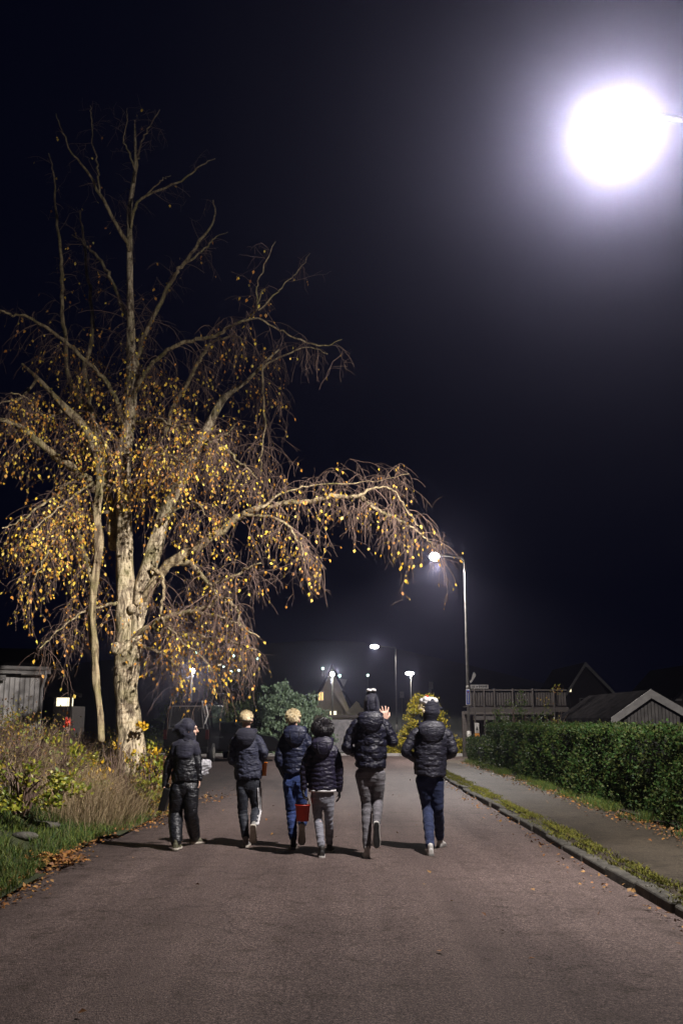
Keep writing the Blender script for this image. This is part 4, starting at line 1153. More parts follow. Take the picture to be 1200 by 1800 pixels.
def leafdens(px, py):
    """how leafy the photographed crown is there"""
    d = 0.0
    d += 1.0 * math.exp(-((px - 215) / 120) ** 2 - ((py - 820) / 120) ** 2)
    d += 0.9 * math.exp(-((px - 130) / 130) ** 2 - ((py - 930) / 130) ** 2)
    d += 0.75 * math.exp(-((px - 60) / 100) ** 2 - ((py - 640) / 130) ** 2)
    d += 0.55 * math.exp(-((px - 330) / 80) ** 2 - ((py - 1120) / 70) ** 2)
    d += 0.6 * math.exp(-((px - 300) / 100) ** 2 - ((py - 700) / 70) ** 2)
    d += 0.55 * math.exp(-((px - 450) / 70) ** 2 - ((py - 560) / 90) ** 2)
    d += 0.55 * math.exp(-((px - 430) / 90) ** 2 - ((py - 900) / 60) ** 2)
    d += 0.35 * math.exp(-((px - 620) / 110) ** 2 - ((py - 930) / 60) ** 2)
    d += 0.4 * math.exp(-((px - 110) / 90) ** 2 - ((py - 420) / 90) ** 2)
    d += 0.12
    if py < 640: d *= 0.5
    return min(1.0, d)
def proj(p):
    x, y, z = p[0], p[1], p[2] - CAM_H
    zc = y * CP + z * SP; yc = -y * SP + z * CP
    return 600 + FPX * x / zc, 900 - FPX * yc / zc
tw, lf, lfd = [], [], []
def droop(p, d, L_, segs, grav, r0, r1, jit=0.22):
    pts = [np.array(p, float)]; d = np.array(d, float); d /= np.linalg.norm(d)
    for k in range(segs):
        d = d + np.array([0, 0, -grav]) + RNG.normal(size=3) * jit * 0.5
        d /= np.linalg.norm(d)
        pts.append(pts[-1] + d * L_ / segs)
    tw.append((pts, r0, r1))
    return pts, d
def add_leaf(p, d):
    lf.append(p); lfd.append(np.array([d[0] * 0.3, d[1] * 0.3, -0.9]))
for S in all_l:
    seg = np.linalg.norm(np.diff(S[:, :3], axis=0), axis=1)
    acc = 0.0
    for k in range(2, len(S) - 1):
        acc += seg[k - 1]
        while acc > 0:
            acc -= 0.115
            r = S[k, 3]
            px, py = proj(S[k])
            frac = k / len(S)
            if frac < 0.2 and r > 0.06: continue
            if py < 640 and px > 420 and RNG.random() > 0.65: continue
            if py < 420 and RNG.random() > 0.30: continue
            if 420 <= py < 560 and px < 400 and RNG.random() > 0.5: continue
            T = S[k + 1, :3] - S[k - 1, :3]; T /= np.linalg.norm(T)
            o = RNG.normal(size=3); o -= T * o.dot(T); o /= np.linalg.norm(o)
            d = T * RNG.uniform(0.2, 0.9) + o
            d[2] += 0.15
            hi = 1.0 if py > 560 else 0.6
            L_ = RNG.uniform(0.35, 1.05) * (0.7 + 0.5 * min(1, r / 0.05)) * hi * (1 - 0.35 * frac)
            g = 0.22 if py > 560 else 0.05
            side, dd = droop(S[k, :3], d, L_, 6, g, min(0.009, r * 0.45), 0.0032)
            ld_ = leafdens(px, py)
            nt_ = int(RNG.integers(3, 7)) if py > 640 else int(RNG.integers(2, 4)) if py > 480 else int(RNG.integers(1, 3))
            for q in range(nt_):
                i0 = int(RNG.integers(1, 7)); b0 = side[i0]
                d2 = dd * 0.4 + RNG.normal(size=3) * 0.75
                if py > 560: d2[2] -= 0.55
                L2_ = RNG.uniform(0.18, 0.72) * hi
                sub, d3 = droop(b0, d2, L2_, 5, 0.30 if py > 560 else 0.1, 0.0031, 0.002, 0.34)
                for s2 in range(int(RNG.integers(2, 5))):
                    j0 = int(RNG.integers(1, 6))
                    sb, d4 = droop(sub[j0], d3 * 0.6 + RNG.normal(size=3) * 0.6, RNG.uniform(0.07, 0.3), 3, 0.2, 0.0023, 0.0015, 0.3)
                    if RNG.random() < ld_ * 0.62:
                        add_leaf(sb[-1], d4)
                        if RNG.random() < 0.35: add_leaf(sb[-2], d4)
                    if RNG.random() < ld_ * 0.42: add_leaf(sub[j0], d3)
                if RNG.random() < 0.5 * ld_ : add_leaf(sub[-1], d3)
print('twigs', len(tw), 'leaves', len(lf))
R0 = np.array(tree_root)
tw = [([p - R0 for p in pts], a, b) for pts, a, b in tw]
twigs('twigs', tw, M['twig'], birch)
leaves('leaves', np.array(lf) - R0, 0.058, M['bleaf'], birch, D=np.array(lfd), width=0.72)

# ------------------------------------------------------------------ verge plants
def vz(x, y): return vergez(np.asarray(x), np.asarray(y))
def scatter(n, x0, x1, y0, y1, cond=None):
    X = RNG.uniform(x0, x1, n); Y = RNG.uniform(y0, y1, n)
    e = -2.98 + 0.12 * np.sin(Y * 0.9) - 0.30 * np.clip(Y - 17, 0, 9) ** 1.6
    k = X < e - 0.02
    if cond is not None: k &= cond(X, Y, e)
    return X[k], Y[k], e[k]
X, Y, e = scatter(60000, -6.5, -2.8, 6, 17.5, lambda X, Y, e: (e - X < 1.5 + 0.4 * vnoise(X, Y, 1.0)) & (vnoise(X, Y, 2.2) > -0.45))
B = np.stack([X, Y, vz(X, Y)], 1)
h = RNG.uniform(0.04, 0.15, len(X)) * (1 + 0.5 * vnoise(X, Y, 1.7))
blades('grass', B, h, np.full(len(X), 0.004), RNG.normal(size=(len(X), 3)) * [0.7, 0.7, 0], M['grass'])
# tall dry grass tussocks, leaning out over the asphalt
cs = [(-3.75, 14.2), (-3.45, 15.2), (-3.3, 15.9), (-3.9, 15.6), (-3.55, 16.6), (-4.2, 14.8), (-3.6, 17.3), (-4.3, 16.2), (-4.6, 15.3), (-4.5, 16.9),  (-3.25, 16.9), (-3.4, 14.6)]
Bs, Hs, Ls = [], [], []
for (x, y) in cs:
    n = 620
    rx = RNG.normal(size=n) * 0.22; ry = RNG.normal(size=n) * 0.28
    bx = x + rx; by = y + ry
    Bs.append(np.stack([bx, by, vz(bx, by)], 1))
    Hs.append(RNG.uniform(0.25, 0.85, n))
    Ls.append(np.stack([rx * 1.6 + RNG.normal(size=n) * 0.6 + 0.1, ry * 1.2 + RNG.normal(size=n) * 0.6 - 0.1, np.zeros(n)], 1))
Bs, Hs, Ls = np.concatenate(Bs), np.concatenate(Hs), np.concatenate(Ls)
blades('dry_grass', Bs, Hs, np.full(len(Bs), 0.0028), Ls, M['drygrass'], curve=0.9)

def bush(name, label, cat, c, size, nl, leaf, m, stems=14, core=None, group=None, blob=0.35, stem_m='twig', up=0.4, seed=1, droopy=0.0, coresize=0.55):
    """rounded shrub: stems from the base, leaves in clumps through the crown"""
    c = Vector(c)
    r = empty(name, c, label, cat, group)
    rs = np.random.default_rng(seed)
    ln = []
    for k in range(stems):
        a = rs.uniform(0, 2 * PI); rad = rs.uniform(0.2, 0.9)
        end = np.array([size[0] * rad * math.cos(a), size[1] * rad * math.sin(a), size[2] * rs.uniform(0.5, 0.97) * (1.0 - 0.3 * rad)])
        st = np.array([end[0] * 0.15, end[1] * 0.15, -0.05])
        pts = [st + (end - st) * t + np.array([0, 0, 0.15 * size[2] * math.sin(PI * t)]) + rs.normal(size=3) * 0.02 for t in np.linspace(0, 1, 6)]
        ln.append((pts, 0.014, 0.004))
    twigs('stems', ln, M[stem_m], r, 4, kind='stuff')
    ncl = max(10, nl // 40)
    u = rs.normal(size=(ncl, 3)); u[:, 2] = np.abs(u[:, 2]) * 1.0 - 0.15; u = unit(u)
    rad = rs.uniform(0.7 if core is not None else 0.3, 1.0, (ncl, 1)) ** 0.5
    lump = 1 + 0.16 * np.sin(u[:, :1] * 5 + seed) + 0.12 * np.sin(u[:, 1:2] * 7 + seed * 2) + 0.10 * np.sin(u[:, 2:] * 9)
    cc = u * rad * lump * np.array([[size[0], size[1], size[2] * 0.95]])
    cc[:, 2] = np.clip(cc[:, 2], 0.03, None)
    idx = rs.integers(0, ncl, nl)
    pos = cc[idx] + rs.normal(size=(nl, 3)) * blob * min(size) * np.array([[1, 1, 0.8]])
    pos[:, 2] = np.abs(pos[:, 2])
    D = unit(pos) * 0.6 + rs.normal(size=(nl, 3)) * 0.5; D[:, 2] += up - droopy
    leaves('foliage', pos, leaf, m, r, D=D, N=unit(pos) + [0, -0.3, 0.5], spread=0.7)
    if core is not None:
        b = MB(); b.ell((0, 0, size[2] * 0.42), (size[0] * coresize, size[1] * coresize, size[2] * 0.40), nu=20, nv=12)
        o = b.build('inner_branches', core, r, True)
    return r
# nearer yellow-green bramble at the lower left
def at(px, py, Y, z=None):
    p = P(px, py, Y)
    return (p.x, Y, float(vergez(np.array(p.x), np.array(Y))) if z is None else z)
bush('bramble', 'yellow green leafy bramble at the left edge above the green grass', 'shrub', at(38, 1400, 12.4, 0.46), (0.58, 0.4, 0.72), 1050, 0.060, M['lime'], 40, blob=0.16, seed=3, up=0.1)
bush('bramble', 'small yellow green shoots right of the leafy bramble at the left', 'shrub', at(108, 1370, 13.0, 0.5), (0.25, 0.25, 0.66), 200, 0.06, M['lime'], 22, blob=0.2, seed=5)
bush('shrub', 'bright lime leafed shrub at the verge corner behind the hooded walker', 'shrub', at(266, 1345, 15.9, 0.3), (0.26, 0.26, 0.80), 560, 0.065, M['lime'], 18, blob=0.22, seed=8)
bush('maple_shoot', 'golden yellow leaves sprouting right of the thick birch trunk', 'shrub', at(255, 1300, 16.5), (0.24, 0.22, 1.25), 330, 0.085, M['yellow'], 9, blob=0.20, seed=9, up=0.2)
bush('maple_shoot', 'small golden cluster at the foot of the slender birch stem', 'shrub', at(166, 1300, 16.0), (0.22, 0.2, 0.72), 90, 0.08, M['yellow'], 8, blob=0.22, seed=10)
bush('maple_shoot', 'few golden leaves low before the thick birch trunk', 'shrub', at(190, 1310, 15.6), (0.18, 0.16, 0.55), 50, 0.07, M['yellow'], 7, blob=0.25, seed=12)
bush('maple_shoot', 'yellow leaves climbing between the two birch stems', 'shrub', at(205, 1280, 16.5), (0.35, 0.25, 1.35), 200, 0.07, M['yellow'], 12, blob=0.25, seed=13)
p = P(121, 1259, 16.4)
bush('red_shoot', 'small cluster of vivid red leaves below the lit porch', 'shrub', (p.x, 16.4, p.z - 0.2), (0.07, 0.07, 0.22), 30, 0.06, M['redleaf'], 5, blob=0.35, seed=14)
# brown twiggy thicket behind
for i, (px, Y, sx, sz, lab) in enumerate([(-10, 17.0, 0.9, 1.05, 'brown thicket at the left edge below the board house'),
        (50, 17.6, 0.9, 0.95, 'brown twiggy thicket right under the board house wall'),
        (115, 18.0, 0.9, 1.0, 'brown thicket under the lit porch with sparse yellow leaves'),
        (180, 18.4, 0.85, 1.2, 'tangled thicket behind the two birch stems'),
        (245, 18.8, 0.75, 1.0, 'dark thicket right behind the thick birch trunk'),
        (20, 15.0, 0.8, 0.75, 'lower brown thicket above the bramble')]):
    c = at(px, 1300, Y)
    r = bush('thicket', lab, 'thicket', c, (sx, 0.6, sz), 2200, 0.045, M['mixed'], 120, core=None, blob=0.22, seed=20 + i, up=0.2)
    ln = []
    rs = np.random.default_rng(50 + i)
    for k in range(260):
        b0 = np.array([rs.uniform(-sx, sx), rs.uniform(-0.6, 0.6), 0.0]); hh = sz * rs.uniform(0.4, 0.95) * math.sqrt(max(0.1, 1 - (b0[0] / sx) ** 2 * 0.6))
        d = rs.normal(size=3) * 0.35; d[2] = 1
        pts = [b0 + d * hh * t + rs.normal(size=3) * 0.03 for t in (0, 0.33, 0.66, 1)]
        ln.append((pts, 0.005, 0.0022))
    twigs('canes', ln, M['twig'], r, 3, kind='stuff')
bush('shrub', 'twiggy undergrowth with yellow and olive leaves hiding the foot of the thick birch trunk', 'shrub', at(232, 1330, 15.9), (0.55, 0.35, 0.72), 900, 0.05, M['mixed'], 90, blob=0.2, seed=71)
bush('shrub', 'yellow green saplings left of the slender birch stem', 'shrub', at(100, 1330, 15.4), (0.8, 0.4, 0.8), 900, 0.055, M['lime'], 60, blob=0.14, seed=72)
bush('shrub', 'tall golden leafed sapling close against the right of the thick birch trunk', 'shrub', at(262, 1300, 16.2), (0.2, 0.2, 1.15), 260, 0.085, M['yellow'], 9, blob=0.2, seed=73)
# long bare stalks among the dry grass
ln = []
for k in range(260):
    x = RNG.uniform(-5.6, -3.2); y = RNG.uniform(13.2, 17.6)
    z = float(vz(x, y)); hh = RNG.uniform(0.35, 0.95)
    d = RNG.normal(size=3) * 0.35; d[2] = 1
    ln.append(([np.array([x, y, z]) + d * hh * t + RNG.normal(size=3) * 0.012 for t in (0, 0.35, 0.7, 1)], 0.0035, 0.0018))
twigs('stalks', ln, M['drygrass'])
# fallen leaves
def litter(n, xf, name, size=0.05, zf=None, cond=None):
    X, Y = xf(n)
    if zf is None: Z = np.full(len(X), 0.012)
    else: Z = zf(X, Y)
    D = RNG.normal(size=(len(X), 3)) * [1, 1, 0.18]
    return leaves(name, np.stack([X, Y, Z + 0.01], 1), size, M['litter'], D=D, N=np.tile([[0, 0, 1.0]], (len(X), 1)), spread=0.35, width=0.8)
def edge_l_pts(n):
    Y = RNG.uniform(7.5, 19, n)
    X = -2.98 + 0.12 * np.sin(Y * 0.9) + RNG.normal(size=n) * (0.09 + 0.10 * np.clip(vnoise(Y, Y * 0, 1.3), 0, 1)) - 0.03
    k = vnoise(X * 0, Y, 1.6, 2) > -0.35
    return X[k], Y[k]
litter(1700, edge_l_pts, 'fallen_leaves', 0.040, lambda X, Y: np.where(X < -2.98, vz(X, Y), 0.0))
def pile(n): return RNG.normal(size=n) * 0.13 - 3.02, RNG.normal(size=n) * 0.22 + 11.2
litter(380, pile, 'fallen_leaves', 0.055, lambda X, Y: np.where(X < -2.98, vz(X, Y), 0.0) + 0.02)
def road_pts(n): return RNG.uniform(-2.9, 2.6, n), 4.8 + RNG.uniform(0, 1, n) ** 1.0 * 24
litter(70, road_pts, 'fallen_leaves', 0.045)
def edge_r_pts(n):
    Y = RNG.uniform(5, 34, n)
    return 2.60 - np.abs(RNG.normal(size=n)) * 0.16, Y
litter(330, edge_r_pts, 'fallen_leaves', 0.045, lambda X, Y: 0 * X)
def under_hedge(n):
    Y = RNG.uniform(8, 35, n)
    return 4.35 - np.abs(RNG.normal(size=n)) * 0.22, Y
litter(2200, under_hedge, 'fallen_leaves', 0.045, lambda X, Y: walkz(X, Y) + 0.01)
def road_patch(n): return RNG.normal(size=n) * 0.28 - 2.55, RNG.normal(size=n) * 0.9 + 20.0
litter(130, road_patch, 'fallen_leaves', 0.05)
# moss and low weeds between kerb and pavement
n = 30000
Y = RNG.uniform(4, 33, n); wv = 0.07 + 0.10 * np.clip(vnoise(Y, 0 * Y, 0.6, 3) + 0.45, 0, 1)
X = 2.84 + RNG.normal(size=n) * wv * 0.6
k = (X > 2.64) & ((vnoise(X, Y, 1.4, 4) > -0.30) | (RNG.random(n) < 0.14))
X, Y = X[k], Y[k]
B = np.stack([X, Y, np.where(X > 2.80, 0.085, 0.055)], 1)
blades('moss', B, RNG.uniform(0.012, 0.045, len(X)), np.full(len(X), 0.006), RNG.normal(size=(len(X), 3)) * [0.9, 0.9, 0], M['moss'])
n = 16000
Y = RNG.uniform(8, 36, n); X = 4.42 - np.abs(RNG.normal(size=n)) * 0.14
k = vnoise(X, Y, 1.1, 6) > -0.1
X, Y = X[k], Y[k]
blades('weeds', np.stack([X, Y, walkz(X, Y)], 1), RNG.uniform(0.04, 0.2, len(X)), np.full(len(X), 0.004), RNG.normal(size=(len(X), 3)) * [0.7, 0.7, 0], M['grass'])

# ------------------------------------------------------------------ hedges
def hedge(name, label, x0, x1, y0, y1, h, n, leaf, m, seed=0, core=M['hedgecore'], zb=0.1, wob=0.16, edge_bias=True):
    r = empty(name, ((x0 + x1) / 2, (y0 + y1) / 2, zb), label, 'hedge')
    off = np.array(r.location)
    rs = np.random.default_rng(seed)
    def surf(t, side):
        pass
    # faces: road side (x0), top, ends
    A_side = (y1 - y0) * h; A_top = (y1 - y0) * (x1 - x0); A_end = (x1 - x0) * h
    tot = A_side + 0.55 * A_top + 2 * A_end
    ns, ntp, ne = int(n * A_side / tot), int(n * 0.55 * A_top / tot), int(n * A_end / tot)
    def yy(k):
        u = rs.uniform(0, 1, k)
        return y0 + (y1 - y0) * (u ** 1.35 if edge_bias else u)
    P_, N_ = [], []
    Y = yy(ns); Z = rs.uniform(0.0, h, ns)
    bulge = wob * vnoise(Y, Z * 1.5, 1.3, seed) + 0.06 * vnoise(Y, Z, 5, seed + 1)
    X = x0 + 0.12 * (1 - np.sin(np.clip(Z / h, 0, 1) * PI) ** 0.5) + bulge
    P_.append(np.stack([X, Y, Z], 1)); N_.append(np.tile([[-1, 0, 0.3]], (ns, 1)))
    Y = yy(ntp); X = x0 + (x1 - x0) * rs.uniform(0, 1, ntp) ** 1.6
    Z = h + 0.05 * vnoise(X, Y, 2, seed) + 0.03 * vnoise(X, Y, 7, seed) + np.abs(rs.normal(size=ntp)) * 0.02
    P_.append(np.stack([X, Y, Z], 1)); N_.append(np.tile([[0, 0, 1]], (ntp, 1)))
    for ye, s in ((y0, -1), (y1, 1)):
        X = rs.uniform(x0, x1, ne); Z = rs.uniform(0, h, ne)
        P_.append(np.stack([X, np.full(ne, ye) + wob * vnoise(X, Z, 2, seed), Z], 1)); N_.append(np.tile([[0, s, 0.2]], (ne, 1)))
    p = np.concatenate(P_); N = np.concatenate(N_).astype(float)
    p += rs.normal(size=p.shape) * 0.035 - unit(N) * np.abs(rs.normal(size=(len(p), 1))) * 0.07
    D = N * 0.5 + rs.normal(size=p.shape) * 0.7
    D[:, 2] += 0.3
    p[:, 2] += zb
    leaves('foliage', p - off, leaf, m, r, D=D, N=N + rs.normal(size=p.shape) * 0.5)
    # stray shoots standing out of the clipped top
    ns_ = int((y1 - y0) * 7); ln = []; sp_, sd_ = [], []
    for k in range(ns_):
        y = float(yy(1)[0]); x = rs.uniform(x0 + 0.05, x0 + 0.9); z = zb + h - 0.03
        hh = rs.uniform(0.04, 0.15); d = rs.normal(size=3) * 0.3; d[2] = 1
        a = np.array([x, y, z]) - off
        ln.append(([a, a + d * hh * 0.5, a + d * hh], 0.003, 0.0015))
        for q in range(5): sp_.append(a + d * hh * (0.3 + 0.16 * q)); sd_.append([rs.normal(), rs.normal(), 0.6])
    twigs('shoots', ln, M['twig'], r)
    leaves('shoot_leaves', sp_, leaf * 0.9, m, r, D=sd_)
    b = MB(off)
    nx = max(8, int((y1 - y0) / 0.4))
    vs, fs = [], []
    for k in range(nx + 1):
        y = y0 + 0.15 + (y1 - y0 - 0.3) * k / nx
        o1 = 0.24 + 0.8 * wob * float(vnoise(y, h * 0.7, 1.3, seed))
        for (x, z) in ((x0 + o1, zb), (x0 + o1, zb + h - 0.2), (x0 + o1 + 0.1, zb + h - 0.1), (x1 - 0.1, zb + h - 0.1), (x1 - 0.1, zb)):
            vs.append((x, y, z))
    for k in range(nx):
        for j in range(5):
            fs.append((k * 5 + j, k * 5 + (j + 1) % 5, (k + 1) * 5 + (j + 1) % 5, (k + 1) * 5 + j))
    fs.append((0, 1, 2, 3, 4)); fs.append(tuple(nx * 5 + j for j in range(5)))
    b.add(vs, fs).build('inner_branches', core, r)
    return r
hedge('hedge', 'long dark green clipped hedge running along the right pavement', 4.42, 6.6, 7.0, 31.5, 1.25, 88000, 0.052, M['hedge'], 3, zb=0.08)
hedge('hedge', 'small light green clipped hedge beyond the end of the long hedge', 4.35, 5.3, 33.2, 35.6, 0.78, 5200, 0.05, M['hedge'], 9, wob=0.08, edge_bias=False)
bush('shrub', 'loose taller shrub with autumn leaves rising above the long hedge before the deck', 'shrub', (P(915, 1300, 30).x, 30.0, 0.1), (1.15, 0.8, 2.15), 2600, 0.065, M['darkbush'], 40, blob=0.13, seed=31)
bush('shrub', 'brownish shrub above the long hedge to the right of the deck', 'shrub', (P(975, 1300, 29).x, 29.0, 0.1), (0.8, 0.7, 1.95), 1300, 0.06, M['mixed'], 30, blob=0.16, seed=32)
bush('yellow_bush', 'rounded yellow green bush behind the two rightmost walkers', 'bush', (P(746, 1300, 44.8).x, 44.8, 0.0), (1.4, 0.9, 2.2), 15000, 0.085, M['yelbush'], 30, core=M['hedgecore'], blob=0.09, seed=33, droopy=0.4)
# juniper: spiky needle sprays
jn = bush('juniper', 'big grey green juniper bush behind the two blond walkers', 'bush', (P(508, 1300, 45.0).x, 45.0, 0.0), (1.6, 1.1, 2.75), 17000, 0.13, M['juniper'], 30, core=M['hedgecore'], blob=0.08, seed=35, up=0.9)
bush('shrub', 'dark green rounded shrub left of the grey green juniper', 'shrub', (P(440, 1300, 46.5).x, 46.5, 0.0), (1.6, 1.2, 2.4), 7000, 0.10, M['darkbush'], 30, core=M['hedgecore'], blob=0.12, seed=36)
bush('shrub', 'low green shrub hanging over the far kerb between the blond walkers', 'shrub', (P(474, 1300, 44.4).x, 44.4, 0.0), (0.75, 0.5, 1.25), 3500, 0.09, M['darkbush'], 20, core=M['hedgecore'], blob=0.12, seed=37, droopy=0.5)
bush('shrub', 'nearly black mass of foliage behind the parked van', 'shrub', (P(385, 1300, 52).x, 52, 0), (3.4, 1.5, 3.4), 5000, 0.12, M['darkbush'], 20, core=M['hedgecore'], blob=0.12, seed=38)

# half buried grey stones in the grass of the verge
for k, (px, py, w_, lab) in enumerate(((92, 1462, 0.20, 'flat grey stone half buried at the grass edge, the larger one'), (58, 1482, 0.15, 'small flat grey stone in the grass nearer the camera'))):
    g_ = G(px, py, 0.1)
    st = empty('stone', (g_.x - 0.1, g_.y, float(vz(g_.x - 0.1, g_.y)) + 0.02), lab, 'stone')
    b = MB(); b.ell((0, 0, 0), (w_, w_ * 0.7, 0.07), nu=12, nv=7)
    b.v = [(x * (1 + 0.12 * math.sin(y * 30 + k)), y * (1 + 0.1 * math.sin(x * 25)), z * (0.7 if z > 0 else 1)) for x, y, z in b.v]
    b.build('rock', M['kerb'], st, True)
# ------------------------------------------------------------------ people
def RZ(deg): return Matrix.Rotation(math.radians(deg), 3, 'Z')
def RX(deg): return Matrix.Rotation(math.radians(deg), 3, 'X')
def RY(deg): return Matrix.Rotation(math.radians(deg), 3, 'Y')
def V3(a): return Vector(a)
def lerp(a, b, t): return a + (b - a) * t

def add_hand(m, wrist, d, palm_n, thumb_side, L=0.155, curl=0.5, spread=0.0):
    """palm and five fingers; d points along the hand, palm_n out of the palm"""
    d = V3(d).normalized(); n = V3(palm_n); n = (n - d * n.dot(d)).normalized(); s = d.cross(n).normalized() * thumb_side
    k = L / 0.17
    m.tube([wrist, wrist + d * 0.03 * k, wrist + d * 0.085 * k], [(0.024 * k, 0.017 * k), (0.036 * k, 0.016 * k), (0.040 * k, 0.014 * k)], 10, ref=s)
    for i, (off, ln) in enumerate(((0.030, 0.070), (0.011, 0.080), (-0.010, 0.075), (-0.030, 0.058))):
        a = wrist + d * 0.075 * k + s * off * k
        c1 = curl * (0.9 + 0.12 * i)
        p = [a]; dd = (d + s * (off * 10 * spread)).normalized()
        for j in range(3):
            ang = c1 * (0.55 if j == 0 else 0.8)
            dd = (dd * math.cos(ang) + n * math.sin(ang)).normalized()
            # keep the bend plane
            nn = (n - dd * n.dot(dd)).normalized() if abs(n.dot(dd)) < 0.98 else -d
            p.append(p[-1] + dd * ln * k * (0.42, 0.32, 0.26)[j]); n_ = nn
        m.tube(p, [0.0098 * k, 0.0092 * k, 0.0086 * k, 0.0076 * k], 8)
    a = wrist + d * 0.03 * k + s * 0.026 * k
    m.tube([a, a + d * 0.022 * k + s * 0.026 * k + n * 0.006, a + d * 0.055 * k + s * 0.034 * k + n * 0.02 * k], [0.012 * k, 0.0105 * k, 0.009 * k], 8)

def head_parts(m, c, R, k=1.0, neck=None):
    def E(o, r): m.ell(c + R @ (V3(o) * k), [q * k for q in r], R)
    E((0, -0.012, 0.028), (0.074, 0.093, 0.084))
    E((0, 0.028, -0.042), (0.055, 0.060, 0.070))
    E((0, 0.062, -0.092), (0.024, 0.020, 0.018))
    E((0, 0.066, 0.030), (0.050, 0.026, 0.018))
    E((0, 0.082, -0.062), (0.024, 0.012, 0.010))
    m.tube([c + R @ (V3((0, 0.085, 0.018)) * k), c + R @ (V3((0, 0.106, -0.022)) * k)], [0.007 * k, 0.013 * k], 8)
    for s in (-1, 1):
        E((s * 0.076, -0.012, -0.010), (0.010, 0.019, 0.031))
        E((s * 0.038, 0.060, -0.028), (0.020, 0.020, 0.018))
    if neck is not None:
        m.tube([neck, c + R @ (V3((0, -0.01, -0.06)) * k)], [0.052 * k, 0.050 * k], 12)

def shoe(parent, off, ankle, f, u, L=0.25, mat_u=None, mat_s=None, lace=False, tread=None):
    f = V3(f).normalized(); u = V3(u); u = (u - f * u.dot(f)).normalized(); s = f.cross(u)
    o = ankle - f * 0.06 - u * 0.088
    def W_(x, y, z): return o + s * x + f * y + u * z
    k = L / 0.26
    out = [(-0.028, 0.0), (-0.036, 0.03), (-0.034, 0.09), (-0.040, 0.15), (-0.046, 0.19), (-0.040, 0.235), (-0.018, 0.258), (0.014, 0.258), (0.036, 0.235), (0.042, 0.19), (0.036, 0.15), (0.032, 0.09), (0.035, 0.03), (0.026, 0.0), (0.0, -0.008)]
    e = empty('shoe', ankle - V3(off)); e.parent = parent
    m = MB(ankle)
    n = len(out)
    vs = [W_(x * 1.06, y * k, -0.002 + (0.006 if y > 0.2 else 0)) for x, y in out] + [W_(x * 1.06, y * k * 1.005, 0.024) for x, y in out]
    m.add(vs, [tuple(range(n))[::-1], tuple(range(n, 2 * n))] + [(i, (i + 1) % n, n + (i + 1) % n, n + i) for i in range(n)])
    m.build('sole', mat_s or M['sole'], e, bevel=0.004)
    if tread is not None:
        vs = [W_(x * 0.80, 0.008 + y * k * 0.94, -0.008) for x, y in out] + [W_(x * 0.80, 0.008 + y * k * 0.94, 0.002) for x, y in out]
        MB(ankle).add(vs, [tuple(range(n))[::-1], tuple(range(n, 2 * n))] + [(i, (i + 1) % n, n + (i + 1) % n, n + i) for i in range(n)]).build('tread', tread, e)
    m = MB(ankle)
    secs = [(-0.002, 0.024, 0.075), (0.03, 0.034, 0.095), (0.07, 0.034, 0.092), (0.11, 0.036, 0.074), (0.16, 0.041, 0.056), (0.21, 0.041, 0.046), (0.245, 0.028, 0.034)]
    rows = []
    for (y, hw, h) in secs:
        row = []
        for j in range(11):
            a = PI * j / 10
            ca, sa = math.cos(a), math.sin(a)
            row.append(W_(hw * math.copysign(abs(ca) ** 0.7, ca), y * k, 0.02 + (h - 0.02) * sa ** 0.8))
        rows.append(row)
    vs = [p for r_ in rows for p in r_]; fs = []
    for i in range(len(rows) - 1):
        for j in range(10):
            fs.append((i * 11 + j, i * 11 + j + 1, (i + 1) * 11 + j + 1, (i + 1) * 11 + j))
        fs.append((i * 11, (i + 1) * 11, (i + 1) * 11 + 10, i * 11 + 10))
    fs.append(tuple(range(11))); fs.append(tuple(range((len(rows) - 1) * 11, len(rows) * 11)))
    m.add(vs, fs)
    # collar
    m.tube([W_(0, 0.045, 0.06), W_(0, 0.045, 0.105)], [(0.034, 0.042), (0.033, 0.040)], 12, ref=s)
    m.build('upper', mat_u or M['shoe_dark'], e, True, voxel=0.006, smoothit=2)
    if lace:
        for q in range(3):
            MB(ankle).tube([W_(-0.022, (0.1 + q * 0.025) * k, 0.078 - q * 0.008), W_(0.022, (0.1 + q * 0.025) * k, 0.078 - q * 0.008)], 0.003, 5).build('lace', M['white_fab'], e)
    return e

